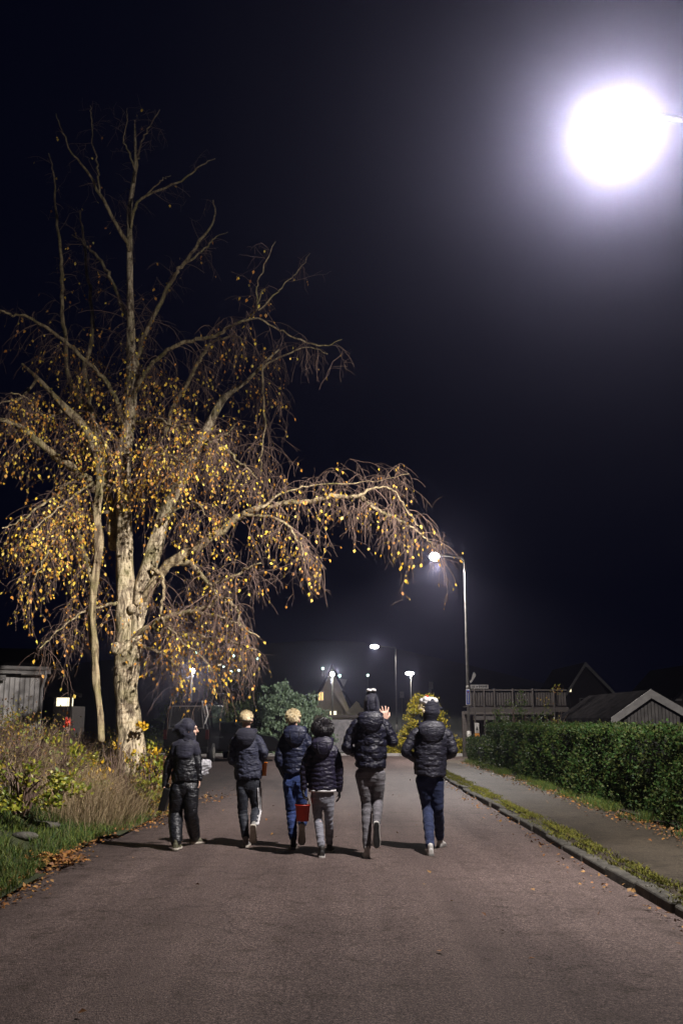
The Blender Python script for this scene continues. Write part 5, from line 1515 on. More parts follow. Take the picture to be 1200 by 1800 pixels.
def person(name, label, cfg):
    gx, gy = cfg['root']
    g = G(gx, gy)
    root = empty('person', g, label, 'person', 'children walking away down the road')
    Y0 = g.y
    def J(px, py, dy=0.0): return P(px, py, Y0 + dy)
    off = g
    c = {k: (J(*v) if isinstance(v, tuple) else v) for k, v in cfg['j'].items()}
    # planted ankles: on the ground
    for sd in 'lr':
        if ('foot' + sd) in cfg:
            fx, fy = cfg['foot' + sd]
            q = G(fx, fy)
            c['ank' + sd] = V3((q.x, q.y + 0.06, 0.09))
    R = RZ(-cfg.get('yaw', 0)) @ RX(cfg.get('tilt', 0))
    hk = cfg.get('hk', 1.0)
    hc = c['head']
    sh_m = (c['shl'] + c['shr']) / 2; hip_m = (c['hipl'] + c['hipr']) / 2
    neckb = sh_m + V3((0, 0.0, 0.02))
    # body: one continuous surface
    m = MB(off)
    head_parts(m, hc, R, hk, neckb)
    sp = [hip_m + V3((0, 0, -0.02)), lerp(hip_m, sh_m, 0.35), lerp(hip_m, sh_m, 0.75), sh_m + V3((0, 0, -0.02))]
    wsh = (c['shr'] - c['shl']).length / 2
    m.tube(sp, [(wsh * 0.60, 0.075), (wsh * 0.55, 0.065), (wsh * 0.62, 0.07), (wsh * 0.4, 0.045)], 14, ref=(1, 0, 0))
    for sd, sg in (('l', -1), ('r', 1)):
        S_ = c['sh' + sd] - V3((sg * 0.05, 0, 0.055))
        m.tube([S_, c['el' + sd], c['wr' + sd]], [0.030, 0.026, 0.022], 10)
        m.tube([c['hip' + sd], c['kn' + sd], c['ank' + sd]], [0.066, 0.045, 0.030], 10)
        fd = V3(cfg['fd' + sd]).normalized()
        m.tube([c['ank' + sd] - V3((0, 0, 0.0)), c['ank' + sd] + fd * 0.03 - V3(cfg['fu' + sd]).normalized() * 0.03], [0.024, 0.020], 8)
        h = cfg.get('hand' + sd)
        if h:
            add_hand(m, c['wr' + sd], h['d'], h['n'], h.get('t', 1), h.get('L', 0.155), h.get('curl', 0.5), h.get('sp', 0.0))
    m.build('body', cfg.get('skin', M['skin']), root, True, voxel=0.0065, smoothit=2)
    for s in (-1, 1):
        MB(off).ell(hc + R @ (V3((s * 0.031, 0.077, 0.006)) * hk), (0.010, 0.010, 0.008), nu=8, nv=6).build('eye', M['eye'], root, True)
    # gloves
    for sd in 'lr':
        h = cfg.get('hand' + sd)
        if h and h.get('glove'):
            m = MB(off); add_hand(m, c['wr' + sd] - V3(h['d']).normalized() * 0.01, h['d'], h['n'], h.get('t', 1), h.get('L', 0.155) * 1.13, h.get('curl', 0.5))
            m.build('glove', M['black_plastic'], root, True, voxel=0.0065, smoothit=2)
    # jacket
    jm = cfg['jacket']; rib = cfg.get('rib', 0.068); amp = cfg.get('amp', 0.012)
    m = MB(off)
    hem = J(*cfg['hem']); hem_z = hem.z
    bot = V3((hip_m.x + cfg.get('hemdx', 0), hip_m.y, hem_z + 0.01)); top = neckb + V3((0, 0, 0.03))
    H = top.z - bot.z
    n = max(24, int(H / rib * 7))
    pts, rad = [], []
    wb = cfg.get('wb', 0.165); ww = cfg.get('ww', 0.16); wc = wsh * 0.94; dpt = cfg.get('dpt', 0.125)
    for i in range(n + 1):
        t = i / n; z = bot.z + H * t
        cx = lerp(bot.x, sh_m.x, min(1, t / 0.85)); cy = lerp(bot.y, sh_m.y, min(1, t / 0.85))
        if t < 0.3: w = lerp(wb, ww, t / 0.3)
        elif t < 0.80: w = lerp(ww, wc, (t - 0.3) / 0.5)
        else:
            q = (t - 0.80) / 0.20
            w = lerp(wc, 0.070, q ** 1.5)
        d = dpt * (1.0 if t < 0.75 else lerp(1.0, 0.56, (t - 0.75) / 0.25))
        a = amp * (abs(math.sin(PI * (z - bot.z) / rib)) ** 0.6 - 0.6) if t < 0.93 else 0
        if i == 0: a = -0.008
        pts.append(V3((cx + cfg.get('lean', 0) * math.sin(PI * t), cy, z))); rad.append((max(0.03, w + a), max(0.03, d + a)))
    k0 = len(m.v); m.tube(pts, rad, 26, ref=(1, 0, 0), capr=False)
    for i_ in range(k0, len(m.v)):
        x_, y_, z_ = m.v[i_]
        m.v[i_] = (x_, y_, z_ + 0.012 * math.sin(x_ * 22 + gx) * math.sin(z_ * 9 + gx) + 0.008 * math.sin(x_ * 47 + z_ * 30))
    for sd, sg in (('l', -1), ('r', 1)):
        S_ = c['sh' + sd] - V3((sg * 0.035, 0, 0.035)); E_ = c['el' + sd]; W_ = c['wr' + sd]
        path = [S_, lerp(S_, E_, 0.5) + V3((sg * 0.012, 0, 0)), E_, lerp(E_, W_, 0.5), W_]
        tot = sum((path[i + 1] - path[i]).length for i in range(4))
        pp, rr = [], []
        nn = max(16, int(tot / rib * 6)); acc = 0
        A4 = spline([(*p, r) for p, r in zip(path, (0.064, 0.060, 0.056, 0.050, 0.042))], 9)
        L_ = 0; prev = None
        for q in A4:
            p = V3(q[:3]); L_ += (p - prev).length if prev is not None else 0; prev = p
            a = amp * 0.8 * (abs(math.sin(PI * L_ / rib)) ** 0.6 - 0.5)
            pp.append(p); rr.append(float(q[3]) * cfg.get('slv', 1.0) + a)
        m.tube(pp, rr, 16)
    if cfg.get('hood') == 'collar':
        m.tube([neckb + V3((0, 0, 0.0)), neckb + V3((0, 0, 0.075))], [(0.075, 0.075), (0.066, 0.068)], 16, capr=False)
    jo = m.build('jacket', jm, root, True, voxel=0.0075, smoothit=3)
    tex = bpy.data.textures.get('fold noise') or bpy.data.textures.new('fold noise', 'CLOUDS')
    tex.noise_scale = 0.09; tex.noise_depth = 2
    dm = jo.modifiers.new('folds', 'DISPLACE'); dm.texture = tex; dm.strength = cfg.get('fold', 0.022); dm.mid_level = 0.5; dm.texture_coords = 'LOCAL'
    t2 = bpy.data.textures.get('crease noise') or bpy.data.textures.new('crease noise', 'CLOUDS')
    t2.noise_scale = 0.032; t2.noise_depth = 1; t2.noise_type = 'HARD_NOISE'
    dm = jo.modifiers.new('creases', 'DISPLACE'); dm.texture = t2; dm.strength = 0.005; dm.mid_level = 0.4; dm.texture_coords = 'LOCAL'
    if cfg.get('hemband'):
        MB(off).tube([V3((bot.x, bot.y, bot.z - 0.022)), V3((bot.x, bot.y, bot.z + 0.004))], [(wb * 0.97, dpt * 0.97), (wb * 0.99, dpt * 0.99)], 24, ref=(1, 0, 0), capr=False).build('shirt_hem', M['white_fab'], root, True)
    # hood
    hood = cfg.get('hood')
    if hood == 'down':
        m = MB(off)
        nb = neckb + V3((0, 0, 0.035))
        hs = cfg.get('hs', 1.0)
        ring = []
        for k in range(15):
            a = math.radians(150 + 240 * k / 14.0)   # round the back from the left front to the right front
            ring.append(nb + V3((0.103 * math.cos(a) * hs, 0.085 * math.sin(a), 0.015 + 0.02 * math.sin(a))))
        m.tube(ring, [0.024 + 0.016 * math.sin(PI * k / 14) for k in range(15)], 12)
        bk = nb + V3((0, -0.098, -0.02))
        m.tube([bk + V3((0, 0.0, 0.045)), bk + V3((0, -0.022, 0.0)), bk + V3((0, -0.035, -0.06 * hs)), bk + V3((0, -0.028, -0.12 * hs)), bk + V3((0, -0.012, -0.175 * hs))],
               [(0.105 * hs, 0.035), (0.132 * hs, 0.045), (0.116 * hs, 0.046), (0.074 * hs, 0.036), (0.022, 0.018)], 18, ref=(1, 0, 0))
        ho_ = m.build('hood', cfg.get('hoodmat', M['hoodq']), root, True, voxel=0.0075, smoothit=4)
        for s_ in ((-0.055, 0.055) if cfg.get('seams', True) else ()):
            MB(off).tube([bk + V3((s_, -0.03, 0.05)), bk + V3((s_ * 1.05, -0.069, -0.005)), bk + V3((s_ * 0.95, -0.080, -0.06)), bk + V3((s_ * 0.55, -0.062, -0.12))], 0.0035, 5).build('seam', M['matte_black'], ho_, True)
    elif hood == 'small':
        m = MB(off); nb = neckb + V3((0, 0, 0.05))
        ring = []
        for k in range(13):
            a = math.radians(165 + 210 * k / 12.0)
            ring.append(nb + V3((0.080 * math.cos(a), 0.075 * math.sin(a), 0.01)))
        m.tube(ring, [0.022 + 0.012 * math.sin(PI * k / 12) for k in range(13)], 10)
        bk = nb + V3((0, -0.085, -0.01))
        m.tube([bk, bk + V3((0, -0.02, -0.04)), bk + V3((0, -0.02, -0.09))], [(0.07, 0.03), (0.065, 0.032), (0.03, 0.02)], 14, ref=(1, 0, 0))
        m.build('hood', cfg.get('hoodmat', M['hoodq']), root, True, voxel=0.0075, smoothit=3)
    # trousers
    m = MB(off)
    tr = cfg['tr']    # radii hip, knee, ankle
    pel = hip_m + V3((0, 0, 0.03))
    m.tube([pel + V3((0, 0, 0.07)), pel, pel - V3((0, 0, 0.06))], [(cfg.get('pw', 0.125), 0.095), (cfg.get('pw', 0.125) * 1.05, 0.105), (cfg.get('pw', 0.125) * 0.95, 0.095)], 20, ref=(1, 0, 0))
    rs = random.Random(int(gx))
    for sd, sg in (('l', -1), ('r', 1)):
        K, A = c['kn' + sd], c['ank' + sd]
        Hh = c['hip' + sd]
        d = (A - K).normalized()
        end = A - d * cfg.get('cuff', 0.035)
        path = [Hh, lerp(Hh, K, 0.5) + V3((0, -0.012, 0)), K, lerp(K, end, 0.45) + V3((0, -0.014, 0)), end]
        rr = [tr[0], (tr[0] + tr[1]) / 2 * 1.0, tr[1], (tr[1] * 0.5 + tr[2] * 0.5) * 1.05, tr[2]]
        A4 = spline([(*p, r) for p, r in zip(path, rr)], 10)
        pp = [V3(q[:3]) for q in A4]; N_ = len(A4); ph = rs.uniform(0, 6)
        r2 = []
        for i, q in enumerate(A4):
            t = i / (N_ - 1)
            w = cfg.get('wrk', 0.05) * (0.3 + 1.1 * t * t + 0.8 * math.exp(-((t - 0.5) / 0.08) ** 2))
            r2.append(float(q[3]) * (1 + w * math.sin(i * 1.55 + ph) + 0.5 * w * math.sin(i * 2.9 + ph * 2)))
        m.tube(pp, r2, 18)
        c['leg' + sd] = (pp, r2)
    to = m.build('trousers', cfg['trm'], root, True, voxel=0.0075, smoothit=2)
    dm = to.modifiers.new('folds', 'DISPLACE'); dm.texture = tex; dm.strength = cfg.get('tfold', 0.014); dm.mid_level = 0.5; dm.texture_coords = 'LOCAL'
    if cfg.get('stripes'):
        pp, r2 = c['legr']
        for q, aa in enumerate((-0.25, -0.62, -1.0)):
            line = [p + V3((math.cos(aa), math.sin(aa), 0)) * (r * 1.0 + 0.006) for p, r in list(zip(pp, r2))[4:]]
            MB(off).tube(line, (0.0085), 6).build('stripe', M['white_fab'], to, True)
    if cfg.get('pockets'):
        for s in (-1, 1):
            b = pel + V3((s * 0.06, -0.112, -0.03))
            MB(off).slab([b + V3((-0.036, 0, 0.045)), b + V3((0.036, 0, 0.045)), b + V3((0.034, -0.004, -0.02)), b + V3((0, -0.004, -0.035)), b + V3((-0.034, -0.004, -0.02))], (0, -0.006, 0)).build('pocket', cfg['trm'], to)
    # shoes
    for sd in 'lr':
        shoe(root, off, c['ank' + sd], cfg['fd' + sd], cfg['fu' + sd], cfg.get('shoeL', 0.25), cfg.get('um', M['shoe_dark']), cfg.get('sm', M['sole']), tread=cfg.get('tread'))
        if cfg.get('socks'):
            A = c['ank' + sd]; K = c['kn' + sd]; d = (K - A).normalized()
            MB(off).tube([A, A + d * 0.07], [0.036, 0.038], 12, capr=False).build('sock', M['white_fab'], root, True)
    return root, off, c, R, J

def strands(parent, off, hc, R, k, m, n, Ls, th0, seed, curl=0.3, zmin=-0.02, name='hair', front=True, rxyz=(0.080, 0.100, 0.093), wid=0.0035, puff=1.0):
    rs = np.random.default_rng(seed)
    u = rs.normal(size=(n * 3, 3)); u = unit(u)
    p = u * np.array(rxyz)
    keep = (p[:, 2] > zmin - 0.05 * (u[:, 1] < 0)) & ~((u[:, 1] > 0.55) & (p[:, 2] < 0.035))
    keep &= ~((np.abs(p[:, 0]) > 0.055) & (p[:, 2] < 0.022)) | (zmin < -0.02)
    u, p = u[keep][:n], p[keep][:n]
    nn = len(u)
    dn = np.stack([u[:, 0] * 0.5, u[:, 1] * 0.5 - 0.15, -0.9 * np.ones(nn)], 1)
    tang = dn - u * np.sum(dn * u, 1, keepdims=True)
    swirl = np.cross(u, rs.normal(size=(nn, 3)))
    d = unit(unit(tang) * 1.0 + u * th0 + swirl * curl)
    L_ = rs.uniform(0.6, 1.2, (nn, 1)) * Ls
    p0 = p * 0.95 + np.array([0, -0.012, 0.028]); p1 = p0 + d * L_ * 0.5 + u * 0.006 * puff; p2 = p1 + unit(tang + swirl * curl) * L_ * 0.5 + u * 0.002
    s = unit(np.cross(d, u)) * wid
    Vv = np.stack([p0 - s, p0 + s, p1 - s, p1 + s, p2], 1).reshape(-1, 3) * k
    Rm = np.array(R)
    Vv = Vv @ Rm.T + np.array(hc - off)
    b = (np.arange(nn) * 5)[:, None]
    F = np.concatenate([b + np.array([[0, 1, 3]]), b + np.array([[0, 3, 2]]), b + np.array([[2, 3, 4]])], 0)
    o = np_mesh(name, Vv, F, 3, m, parent, 'stuff')
    return o
def cap(parent, off, hc, R, k, m, name, r=(0.079, 0.098, 0.09), zc=0.030, zmin=0.0, fr=0.5):
    """scalp shell: upper part of an ellipsoid, cut away at the face"""
    b = MB(off); nu, nv = 28, 14
    vs, fs = [], []
    for i in range(nv + 1):
        ph = PI / 2 - (PI * 0.72) * i / nv
        for j in range(nu):
            a = 2 * PI * j / nu
            x, y, z = r[0] * math.cos(ph) * math.cos(a), r[1] * math.cos(ph) * math.sin(a), r[2] * math.sin(ph)
            lim = zmin - 0.045 if y < 0.01 else (0.03 if y > 0.06 else zmin)
            z2 = max(z, lim - 0.03 + 0.0)
            vs.append(hc + R @ (V3((x, y - 0.012, z2 + zc)) * k))
    for i in range(nv):
        for j in range(nu):
            fs.append((i * nu + j, i * nu + (j + 1) % nu, (i + 1) * nu + (j + 1) % nu, (i + 1) * nu + j))
    fs.append(tuple(range(nv * nu, nv * nu + nu)))
    b.add(vs, fs)
    return b.build(name, m, parent, True)

UP = (0, 0, 1)
def bucket(px, py, w_px, h_px, Y, m, label, handle_to=None, taper=0.8):
    top = P(px, py, Y); sc = Y / FPX
    R_ = w_px / 2 * sc; H_ = h_px * sc
    r = empty('bucket', top - V3((0, 0, H_)), label, 'bucket')
    b = MB(); n = 20; vs, fs = [], []
    prof = [(R_ * taper, 0), (R_, H_), (R_ * 1.07, H_), (R_ * 1.07, H_ - 0.012), (R_ * 0.97, H_ - 0.012), (R_ * 0.95, H_ - 0.005), (R_ * (taper - 0.04), 0.008)]
    for (rr, z) in prof:
        for j in range(n):
            a = 2 * PI * j / n
            vs.append((rr * math.cos(a), rr * math.sin(a), z))
    for i in range(len(prof) - 1):
        for j in range(n): fs.append((i * n + j, i * n + (j + 1) % n, (i + 1) * n + (j + 1) % n, (i + 1) * n + j))
    fs.append(tuple(range(n))); fs.append(tuple(range((len(prof) - 1) * n, len(prof) * n)))
    b.add(vs, fs); b.build('pail', m, r, True)
    if handle_to is not None:
        hz = (handle_to - r.location)
        pts = [(-R_, 0, H_ - 0.01)] + [(-R_ * math.cos(PI * t) if False else lerp(-R_, R_, t), hz.y * math.sin(PI * t), H_ + (hz.z - H_) * math.sin(PI * t) ** 0.7) for t in (0.1, 0.25, 0.4, 0.5, 0.6, 0.75, 0.9)] + [(R_, 0, H_ - 0.01)]
        MB().tube(pts, 0.004, 6).build('handle', M['black_plastic'], r, True)
    return r

# --- 1: hooded walker on the left, looking right
root, off, c, R, J = person('person', 'child in a shiny black hooded costume, face turned right, nearest the verge', dict(
    root=(322, 1490), footl=(308, 1495), footr=(341, 1484), yaw=78, tilt=-3, hk=1.0,
    j=dict(head=(333, 1282), shl=(307, 1311), shr=(345, 1311), ell=(296, 1346, 0.02), elr=(348, 1343, -0.02), wrl=(290, 1379, 0.03), wrr=(350, 1368, 0.0),
           hipl=(313, 1385), hipr=(336, 1385), knl=(309, 1432, 0.05), knr=(336, 1430, 0.02)),
    handl=dict(d=(-0.1, 0.0, -1), n=(1, 0, 0), t=1, curl=0.9), handr=dict(d=(0.05, 0.0, -1), n=(-1, -0.2, 0), t=1, curl=0.35, L=0.16),
    fdl=(0.1, 1, 0), ful=UP, fdr=(0.85, 0.5, 0), fur=UP, jacket=M['satin'], rib=0.5, amp=0.0, hem=(324, 1375), wb=0.165, ww=0.15, dpt=0.12, fold=0.03,
    hood=None, tr=(0.100, 0.085, 0.072), pw=0.13, trm=M['satin'], wrk=0.025, cuff=0.02, tfold=0.02, um=M['shoe_olive'], sm=M['sole'], shoeL=0.24, slv=0.95))
hc = c['head']
m = MB(off)   # hood drawn round the face
for k in range(9):
    t = k / 8
    pass
m.ell(hc + R @ V3((0, -0.030, 0.028)), (0.100, 0.110, 0.112), R)
m.ell(hc + R @ V3((0, -0.07, -0.03)), (0.095, 0.085, 0.10), R)
m.tube([hc + R @ V3((0, -0.10, 0.02)), hc + R @ V3((0.0, -0.16, 0.0)), hc + R @ V3((0.01, -0.205, -0.03))], [0.07, 0.045, 0.012], 12)
m.tube([hc + V3((0, 0, -0.07)), c['shl'] * 0.5 + c['shr'] * 0.5 + V3((0, 0, -0.02))], [(0.085, 0.085), (0.12, 0.09)], 16, ref=(1, 0, 0))
ho_ = m.build('hood', M['matte_black'], root, True, voxel=0.0075, smoothit=3)
dm = ho_.modifiers.new('folds', 'DISPLACE'); dm.texture = bpy.data.textures['fold noise']; dm.strength = 0.02; dm.texture_coords = 'LOCAL'
m = MB(off)
for s in (-1, 1):
    q = (c['shl'] if s < 0 else c['shr'])
    m.tube([lerp(c['shl'], c['shr'], 0.5) + V3((s * 0.03, -0.02, 0.015)), q + V3((-s * 0.02, -0.01, -0.02)), q + V3((s * 0.0, -0.01, -0.08))], [(0.08, 0.10), (0.068, 0.078), (0.062, 0.062)], 14)
m.tube([lerp(c['shl'], c['shr'], 0.5) + V3((0, -0.06, 0.0)), lerp(c['shl'], c['shr'], 0.5) + V3((0, -0.09, -0.12))], [(0.12, 0.06), (0.10, 0.045)], 14, ref=(1, 0, 0))
m.build('cape', M['matte_black'], root, True, voxel=0.0075, smoothit=4)
for k, (x, z, l_) in enumerate(((-0.19, 0.05, 0.07), (-0.17, 0.01, 0.09), (-0.2, -0.04, 0.06), (-0.15, 0.07, 0.06), (-0.18, -0.07, 0.05))):
    a = hc + V3((x * 0.75, -0.03, z)); MB(off).tube([a, a + V3((-l_ * 0.5, 0, 0.012)), a + V3((-l_, 0, -0.01 * k))], [(0.014, 0.003), (0.010, 0.003), (0.004, 0.002)], 6).build('tatter', M['matte_black'], ho_)
# case carried in the left hand
w = c['wrl']
cs_ = empty('carried_case', P(290, 1425, w.y), 'slim black rectangular case hanging from the hooded child hand', 'case')
MB().box((0, 0, 0.135), (0.082, 0.20, 0.27), RY(14)).build('case_body', M['black_plastic'], cs_, bevel=0.012)
MB().tube([(0.03, -0.05, 0.27), (0.03, -0.05, 0.315), (0.03, 0.05, 0.315), (0.03, 0.05, 0.27)], 0.007, 6).build('handle', M['black_plastic'], cs_)
# clear plastic bag in front
q = P(361, 1347, c['wrr'].y + 0.12)
bg_ = empty('plastic_bag', q, 'crinkled clear plastic bag glinting beside the hooded child', 'bag')
b = MB()
rs = random.Random(4)
vs, fs = [], []
nu, nv = 12, 9
for i in range(nv):
    t = i / (nv - 1)
    for j in range(nu):
        a = 2 * PI * j / nu
        rr = (0.025 + 0.062 * math.sin(PI * min(1, t * 0.85 + 0.1))) * rs.uniform(0.72, 1.2)
        vs.append((rr * math.cos(a) * 1.1 - 0.02 + 0.05 * (t - 0.4), rr * math.sin(a) * 0.6, -0.10 + 0.185 * t + rs.uniform(-0.008, 0.008)))
for i in range(nv - 1):
    for j in range(nu): fs.append((i * nu + j, i * nu + (j + 1) % nu, (i + 1) * nu + (j + 1) % nu, (i + 1) * nu + j))
b.add(vs, fs); b.build('film', M['clear_bag'], bg_)
MB().tube([(-0.02, 0, 0.08), (-0.05, 0, 0.02), (-0.06, -0.02, -0.05)], [(0.016, 0.004), (0.02, 0.005), (0.01, 0.004)], 6).build('knot', M['white_fab'], bg_)

# --- 2: short blond crop, slate hoodie, white trouser stripes
root, off, c, R, J = person('person', 'child with short blond hair, slate jacket and white stripes down dark trousers', dict(
    root=(436, 1488), footl=(431, 1490), yaw=2, tilt=-4, hk=0.98,
    j=dict(head=(433, 1266), shl=(411, 1295), shr=(457, 1295), ell=(408, 1334, 0.0), elr=(463, 1327, -0.02), wrl=(417, 1346, 0.20), wrr=(455, 1343, 0.22),
           hipl=(426, 1376), hipr=(447, 1376), knl=(427, 1428, 0.03), knr=(450, 1422, 0.06), ankr=(446, 1452, -0.22)),
    handl=dict(d=(0.3, 1, -0.1), n=(0, 0, -1), t=-1), handr=dict(d=(0.0, 1, -0.1), n=(-1, 0, 0), t=1, curl=0.8),
    fdl=(0.05, 1, 0), ful=UP, fdr=(0.0, 0.42, -0.9), fur=(0, 0.9, 0.42), jacket=M['puffer2'], rib=0.075, amp=0.006, hem=(435, 1371), wb=0.170, ww=0.165, dpt=0.125, fold=0.034,
    hood='down', hoodmat=M['matte_black'], seams=False, tr=(0.082, 0.060, 0.046), pw=0.128, trm=M['slate_pants'], wrk=0.05, stripes=True, um=M['shoe_grey'], sm=M['sole'], shoeL=0.25))
cap(root, off, c['head'], R, 0.98, M['blond'], 'hair')
strands(root, off, c['head'], R, 0.98, M['blond'], 2600, 0.032, 0.35, 1, 0.25, zmin=0.015, name='hair_strands')
MB(off).tube([c['head'] + R @ V3((0.080 * math.cos(a), 0.098 * math.sin(a) - 0.012, -0.012)) for a in [math.radians(180 + 180 * k / 12) for k in range(13)]], [(0.004, 0.014)] * 13, 6, ref=(0, 0, 1)).build('headband', M['matte_black'], root, True)
bucket(462, 1340, 15, 22, c['wrr'].y + 0.10, M['orange'], 'small orange pail held in front of the child with striped trousers', None, 0.8)
# --- 3: curly blond, dark jacket, blue jeans
root, off, c, R, J = person('person', 'child with tousled light blond hair, padded dark jacket and blue jeans', dict(
    root=(521, 1491), footl=(515, 1493), yaw=-3, tilt=-12, hk=1.02,
    j=dict(head=(515, 1266), shl=(497, 1291), shr=(541, 1291), ell=(490, 1334, -0.03), elr=(549, 1334, -0.02), wrl=(501, 1364, 0.05), wrr=(541, 1362, 0.08),
           hipl=(508, 1376), hipr=(528, 1376), knl=(512, 1428, 0.03), knr=(531, 1424, 0.06), ankr=(531, 1452, -0.22)),
    handl=None, handr=None, fdl=(0.0, 1, 0), ful=UP, fdr=(0.0, 0.35, -0.93), fur=(0, 0.93, 0.35),
    jacket=M['puffer3'], rib=0.062, hoodmat=M['puffer3'], amp=0.010, hem=(518, 1360), hs=1.12, wb=0.150, ww=0.158, dpt=0.125, fold=0.02, hood='down', tr=(0.082, 0.062, 0.050), pw=0.125, trm=M['denim'], pockets=True,
    wrk=0.06, um=M['shoe_dark'], sm=M['sole'], socks=True, shoeL=0.26))
cap(root, off, c['head'], R, 1.0, M['blond'], 'hair')
strands(root, off, c['head'], R, 0.99, M['blond'], 3000, 0.040, 0.5, 2, 0.95, zmin=0.012, name='hair_strands', puff=1.8)
# --- 4: smallest child, black curly wig, red bucket
root, off, c, R, J = person('person', 'smallest child with black curly hair, quilted jacket, pale grey trousers and black gloves', dict(
    root=(572, 1504), footl=(565, 1509), footr=(579, 1500), yaw=4, tilt=-3, hk=0.98,
    j=dict(head=(567, 1285), shl=(544, 1311), shr=(590, 1311), ell=(535, 1350, -0.02), elr=(596, 1350, -0.02), wrl=(533, 1387, 0.0), wrr=(596, 1388, 0.02),
           hipl=(556, 1399), hipr=(577, 1399), knl=(559, 1440, 0.04), knr=(578, 1440, 0.05)),
    handl=dict(d=(0, 0, -1), n=(1, 0, 0), t=1, curl=0.9, glove=True), handr=dict(d=(0.05, 0, -1), n=(-1, 0, 0), t=1, curl=0.5, glove=True),
    fdl=(-0.05, 1, 0), ful=UP, fdr=(0.12, 1, 0), fur=UP, jacket=M['puffer4'], rib=0.052, hoodmat=M['puffer4'], amp=0.010, hem=(566, 1390), wb=0.162, ww=0.160, dpt=0.125, fold=0.016, hemband=True,
    hood='down', tr=(0.072, 0.050, 0.040), pw=0.118, trm=M['grey_pants'], wrk=0.07, um=M['shoe_dark'], sm=M['shoe_white'], shoeL=0.235, slv=0.9))
cap(root, off, c['head'], R, 1.06, M['matte_black'], 'wig', r=(0.088, 0.105, 0.085))
strands(root, off, c['head'], R, 1.08, M['darkhair'], 4600, 0.042, 0.8, 3, 1.3, zmin=-0.04, name='curls', rxyz=(0.095, 0.105, 0.085), puff=3.0)
hb_ = MB(off); hcx = c['head']
hb_.tube([hcx + V3((0.106 * math.cos(a), 0.112 * math.sin(a) - 0.01, -0.012)) for a in [2 * PI * k / 16 for k in range(17)]], [(0.020, 0.013)] * 17, 8, ref=(0, 0, 1))
hb_.build('curl_roll', M['matte_black'], root, True)
for k in range(7):  # small red lumps stand for a reddish glint on the hair
    a = hcx + V3((-0.05 + 0.011 * k, -0.128, 0.035 - 0.009 * k + 0.01 * (k % 2)))
    MB(off).ell(a, (0.010, 0.006, 0.008), nu=8, nv=6).build('red_glint', M['brick'], root, True)
w = c['wrl'] + V3((0, 0, -0.10))
bucket(532, 1414, 25, 27, c['wrl'].y - 0.02, M['red_plastic'], 'red bucket hanging between the blue jeans and the pale grey trousers', w, 0.82)
# --- 5: tallest walker, raised hand, tall hood
root, off, c, R, J = person('person', 'tallest walker in puffy dark jacket and faded grey jeans, hand raised beside tall hood', dict(
    root=(652, 1506), footl=(645, 1510), yaw=10, tilt=0, hk=1.0,
    j=dict(head=(653, 1240), shl=(622, 1266), shr=(680, 1268), ell=(609, 1314, 0.0), elr=(691, 1306, 0.02), wrl=(628, 1325, 0.22), wrr=(676, 1268, 0.13),
           hipl=(638, 1362), hipr=(664, 1362), knl=(644, 1414, 0.04), knr=(664, 1408, 0.05), ankr=(661, 1452, -0.22)),
    handl=None, handr=dict(d=(-0.04, 0.05, 1), n=(-0.25, 0.9, 0), t=-1, curl=0.16, L=0.195, sp=1.0),
    fdl=(-0.05, 1, 0), ful=UP, fdr=(0.02, 0.12, -0.99), fur=(0, 0.99, 0.12), jacket=M['puffer5'], rib=0.082, hoodmat=M['puffer5'], amp=0.010, hem=(652, 1352), hs=1.15, wb=0.175, ww=0.185, dpt=0.145, fold=0.036,
    hood='down', seams=False, tr=(0.090, 0.062, 0.045), pw=0.14, trm=M['grey_denim'], wrk=0.05, um=M['shoe_white'], sm=M['shoe_white'], tread=M['sole_dark'], shoeL=0.285, slv=1.06))
hc = c['head']
m = MB(off)
m.tube([hc + V3((0, -0.005, -0.13)), hc + V3((0, -0.01, -0.04)), hc + V3((-0.002, -0.005, 0.05)), hc + V3((-0.003, 0.0, 0.10)), hc + V3((-0.003, 0.0, 0.118))],
       [(0.078, 0.085), (0.094, 0.115), (0.088, 0.112), (0.074, 0.08), (0.062, 0.045)], 18, ref=(1, 0, 0))
ho_ = m.build('pointed_hood', M['matte_black'], root, True, voxel=0.007, smoothit=3)
MB(off).tube([hc + V3((-0.035, -0.118, 0.09)), hc + V3((-0.055, -0.121, 0.0)), hc + V3((-0.035, -0.115, -0.08))], 0.006, 6).build('fold', M['hoodq'], ho_, True)
MB(off).tube([hc + V3((0.045, -0.107, 0.10)), hc + V3((0.05, -0.112, 0.0)), hc + V3((0.03, -0.108, -0.08))], 0.006, 6).build('fold', M['hoodq'], ho_, True)
m = MB(off)
for x in (-0.04, -0.015, 0.015, 0.035): m.ell(hc + V3((x - 0.002, -0.01, 0.170 + 0.004 * math.sin(x * 90))), (0.022, 0.045, 0.020))
m.build('mask', M['fluff'], root, True, voxel=0.006, smoothit=1)
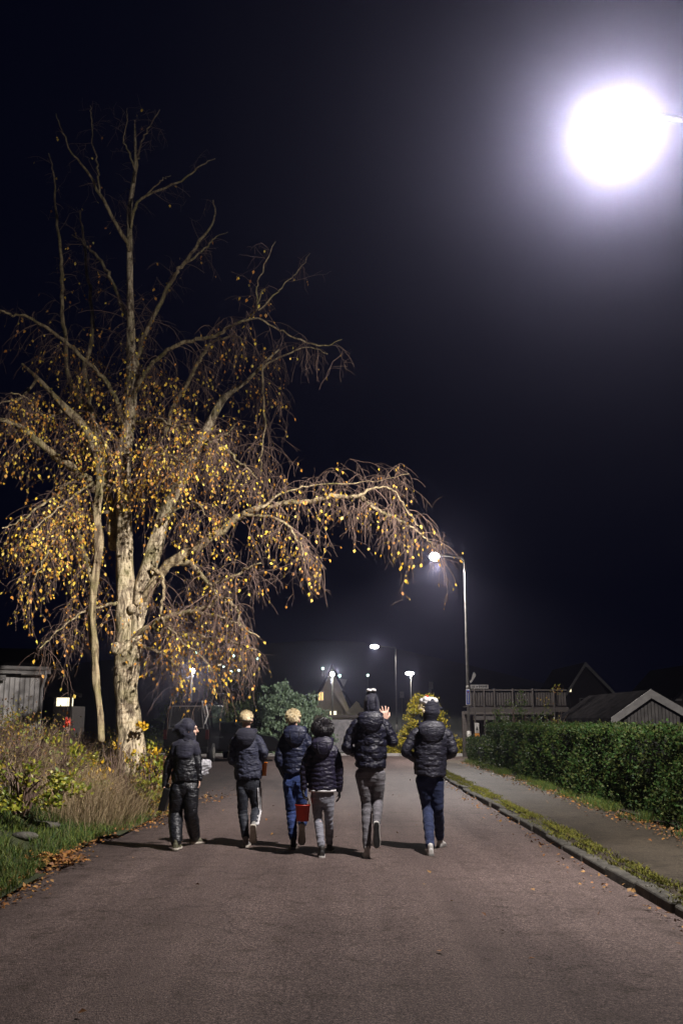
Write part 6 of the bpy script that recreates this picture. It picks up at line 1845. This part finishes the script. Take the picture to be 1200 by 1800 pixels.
# --- 6: right-hand walker, hood with white mask pushed up
root, off, c, R, J = person('person', 'rightmost walker in quilted jacket and dark blue jeans, white mask atop the hood', dict(
    root=(766, 1496), footl=(757, 1505), footr=(774, 1490), yaw=-20, tilt=-4, hk=1.02,
    j=dict(head=(754, 1252), shl=(726, 1283), shr=(788, 1284), ell=(713, 1321, -0.02), elr=(795, 1321, -0.02), wrl=(728, 1334, 0.2), wrr=(776, 1334, 0.2),
           hipl=(743, 1372), hipr=(767, 1372), knl=(751, 1420, 0.06), knr=(769, 1422, 0.05)),
    handl=None, handr=None, fdl=(-0.02, 1, 0), ful=UP, fdr=(0.35, 1, 0), fur=(0, -0.1, 1), jacket=M['puffer6'], rib=0.060, hoodmat=M['puffer6'], amp=0.009, hem=(754, 1366), hs=1.28, wb=0.186, ww=0.192, dpt=0.15, fold=0.02,
    hood='down', tr=(0.090, 0.068, 0.052), pw=0.142, trm=M['denim_dark'], wrk=0.05, um=M['shoe_white'], sm=M['shoe_grey'], shoeL=0.26, slv=1.05, socks=True))
hc = c['head']
m = MB(off)
m.ell(hc + V3((0.02, -0.022, 0.01)), (0.102, 0.112, 0.112), R)
m.tube([hc + V3((0, -0.02, -0.17)), hc + V3((0.005, -0.02, -0.09)), hc + V3((0.02, -0.025, 0.0)), hc + V3((0.02, -0.03, 0.085))], [(0.085, 0.08), (0.080, 0.09), (0.106, 0.11), (0.108, 0.085)], 16, ref=(1, 0, 0))
m.tube([hc + V3((0.08, -0.03, 0.05)), hc + V3((0.15, -0.035, 0.045))], [0.05, 0.014], 10)
ho_ = m.build('pulled_up_hood', M['matte_black'], root, True, voxel=0.007, smoothit=3)
m = MB(off)
for x, z, r_ in ((-0.085, 0.105, 0.034), (-0.045, 0.125, 0.036), (-0.005, 0.120, 0.036), (0.035, 0.120, 0.036), (0.07, 0.108, 0.036), (0.0, 0.10, 0.04), (-0.05, 0.095, 0.036), (0.05, 0.095, 0.036)):
    m.ell(hc + V3((x, -0.03 + 0.02 * math.sin(x * 50), z + 0.022)), (r_ * 1.05, r_ * 1.7, r_ * 1.15))
m.build('mask', M['fluff'], root, True, voxel=0.006, smoothit=1)
MB(off).ell(hc + V3((-0.03, -0.05, 0.185)), (0.024, 0.02, 0.012)).build('red_trim', M['redleaf'], root, True)
strands(root, off, hc + V3((-0.062, 0.01, 0.01)), R, 0.8, M['blond'], 260, 0.07, 0.4, 6, 0.5, zmin=0.0, name='fringe')

# labels for stuff
SL = {'grass': 'short green grass along the left verge', 'dry_grass': 'tangled straw coloured grass under the birch', 'stalks': 'bare dry stalks among the verge grass',
      'fallen_leaves': 'fallen brown and orange leaves scattered along the road edges', 'moss': 'yellow green moss between kerb and pavement', 'weeds': 'low green weeds along the hedge foot', 'haze': 'thin added glare haze'}
for o in list(COL.objects):
    if o.parent is None and o.get('kind') == 'stuff':
        k = o.name.split('.')[0]
        if k in SL: o['label'] = SL[k]
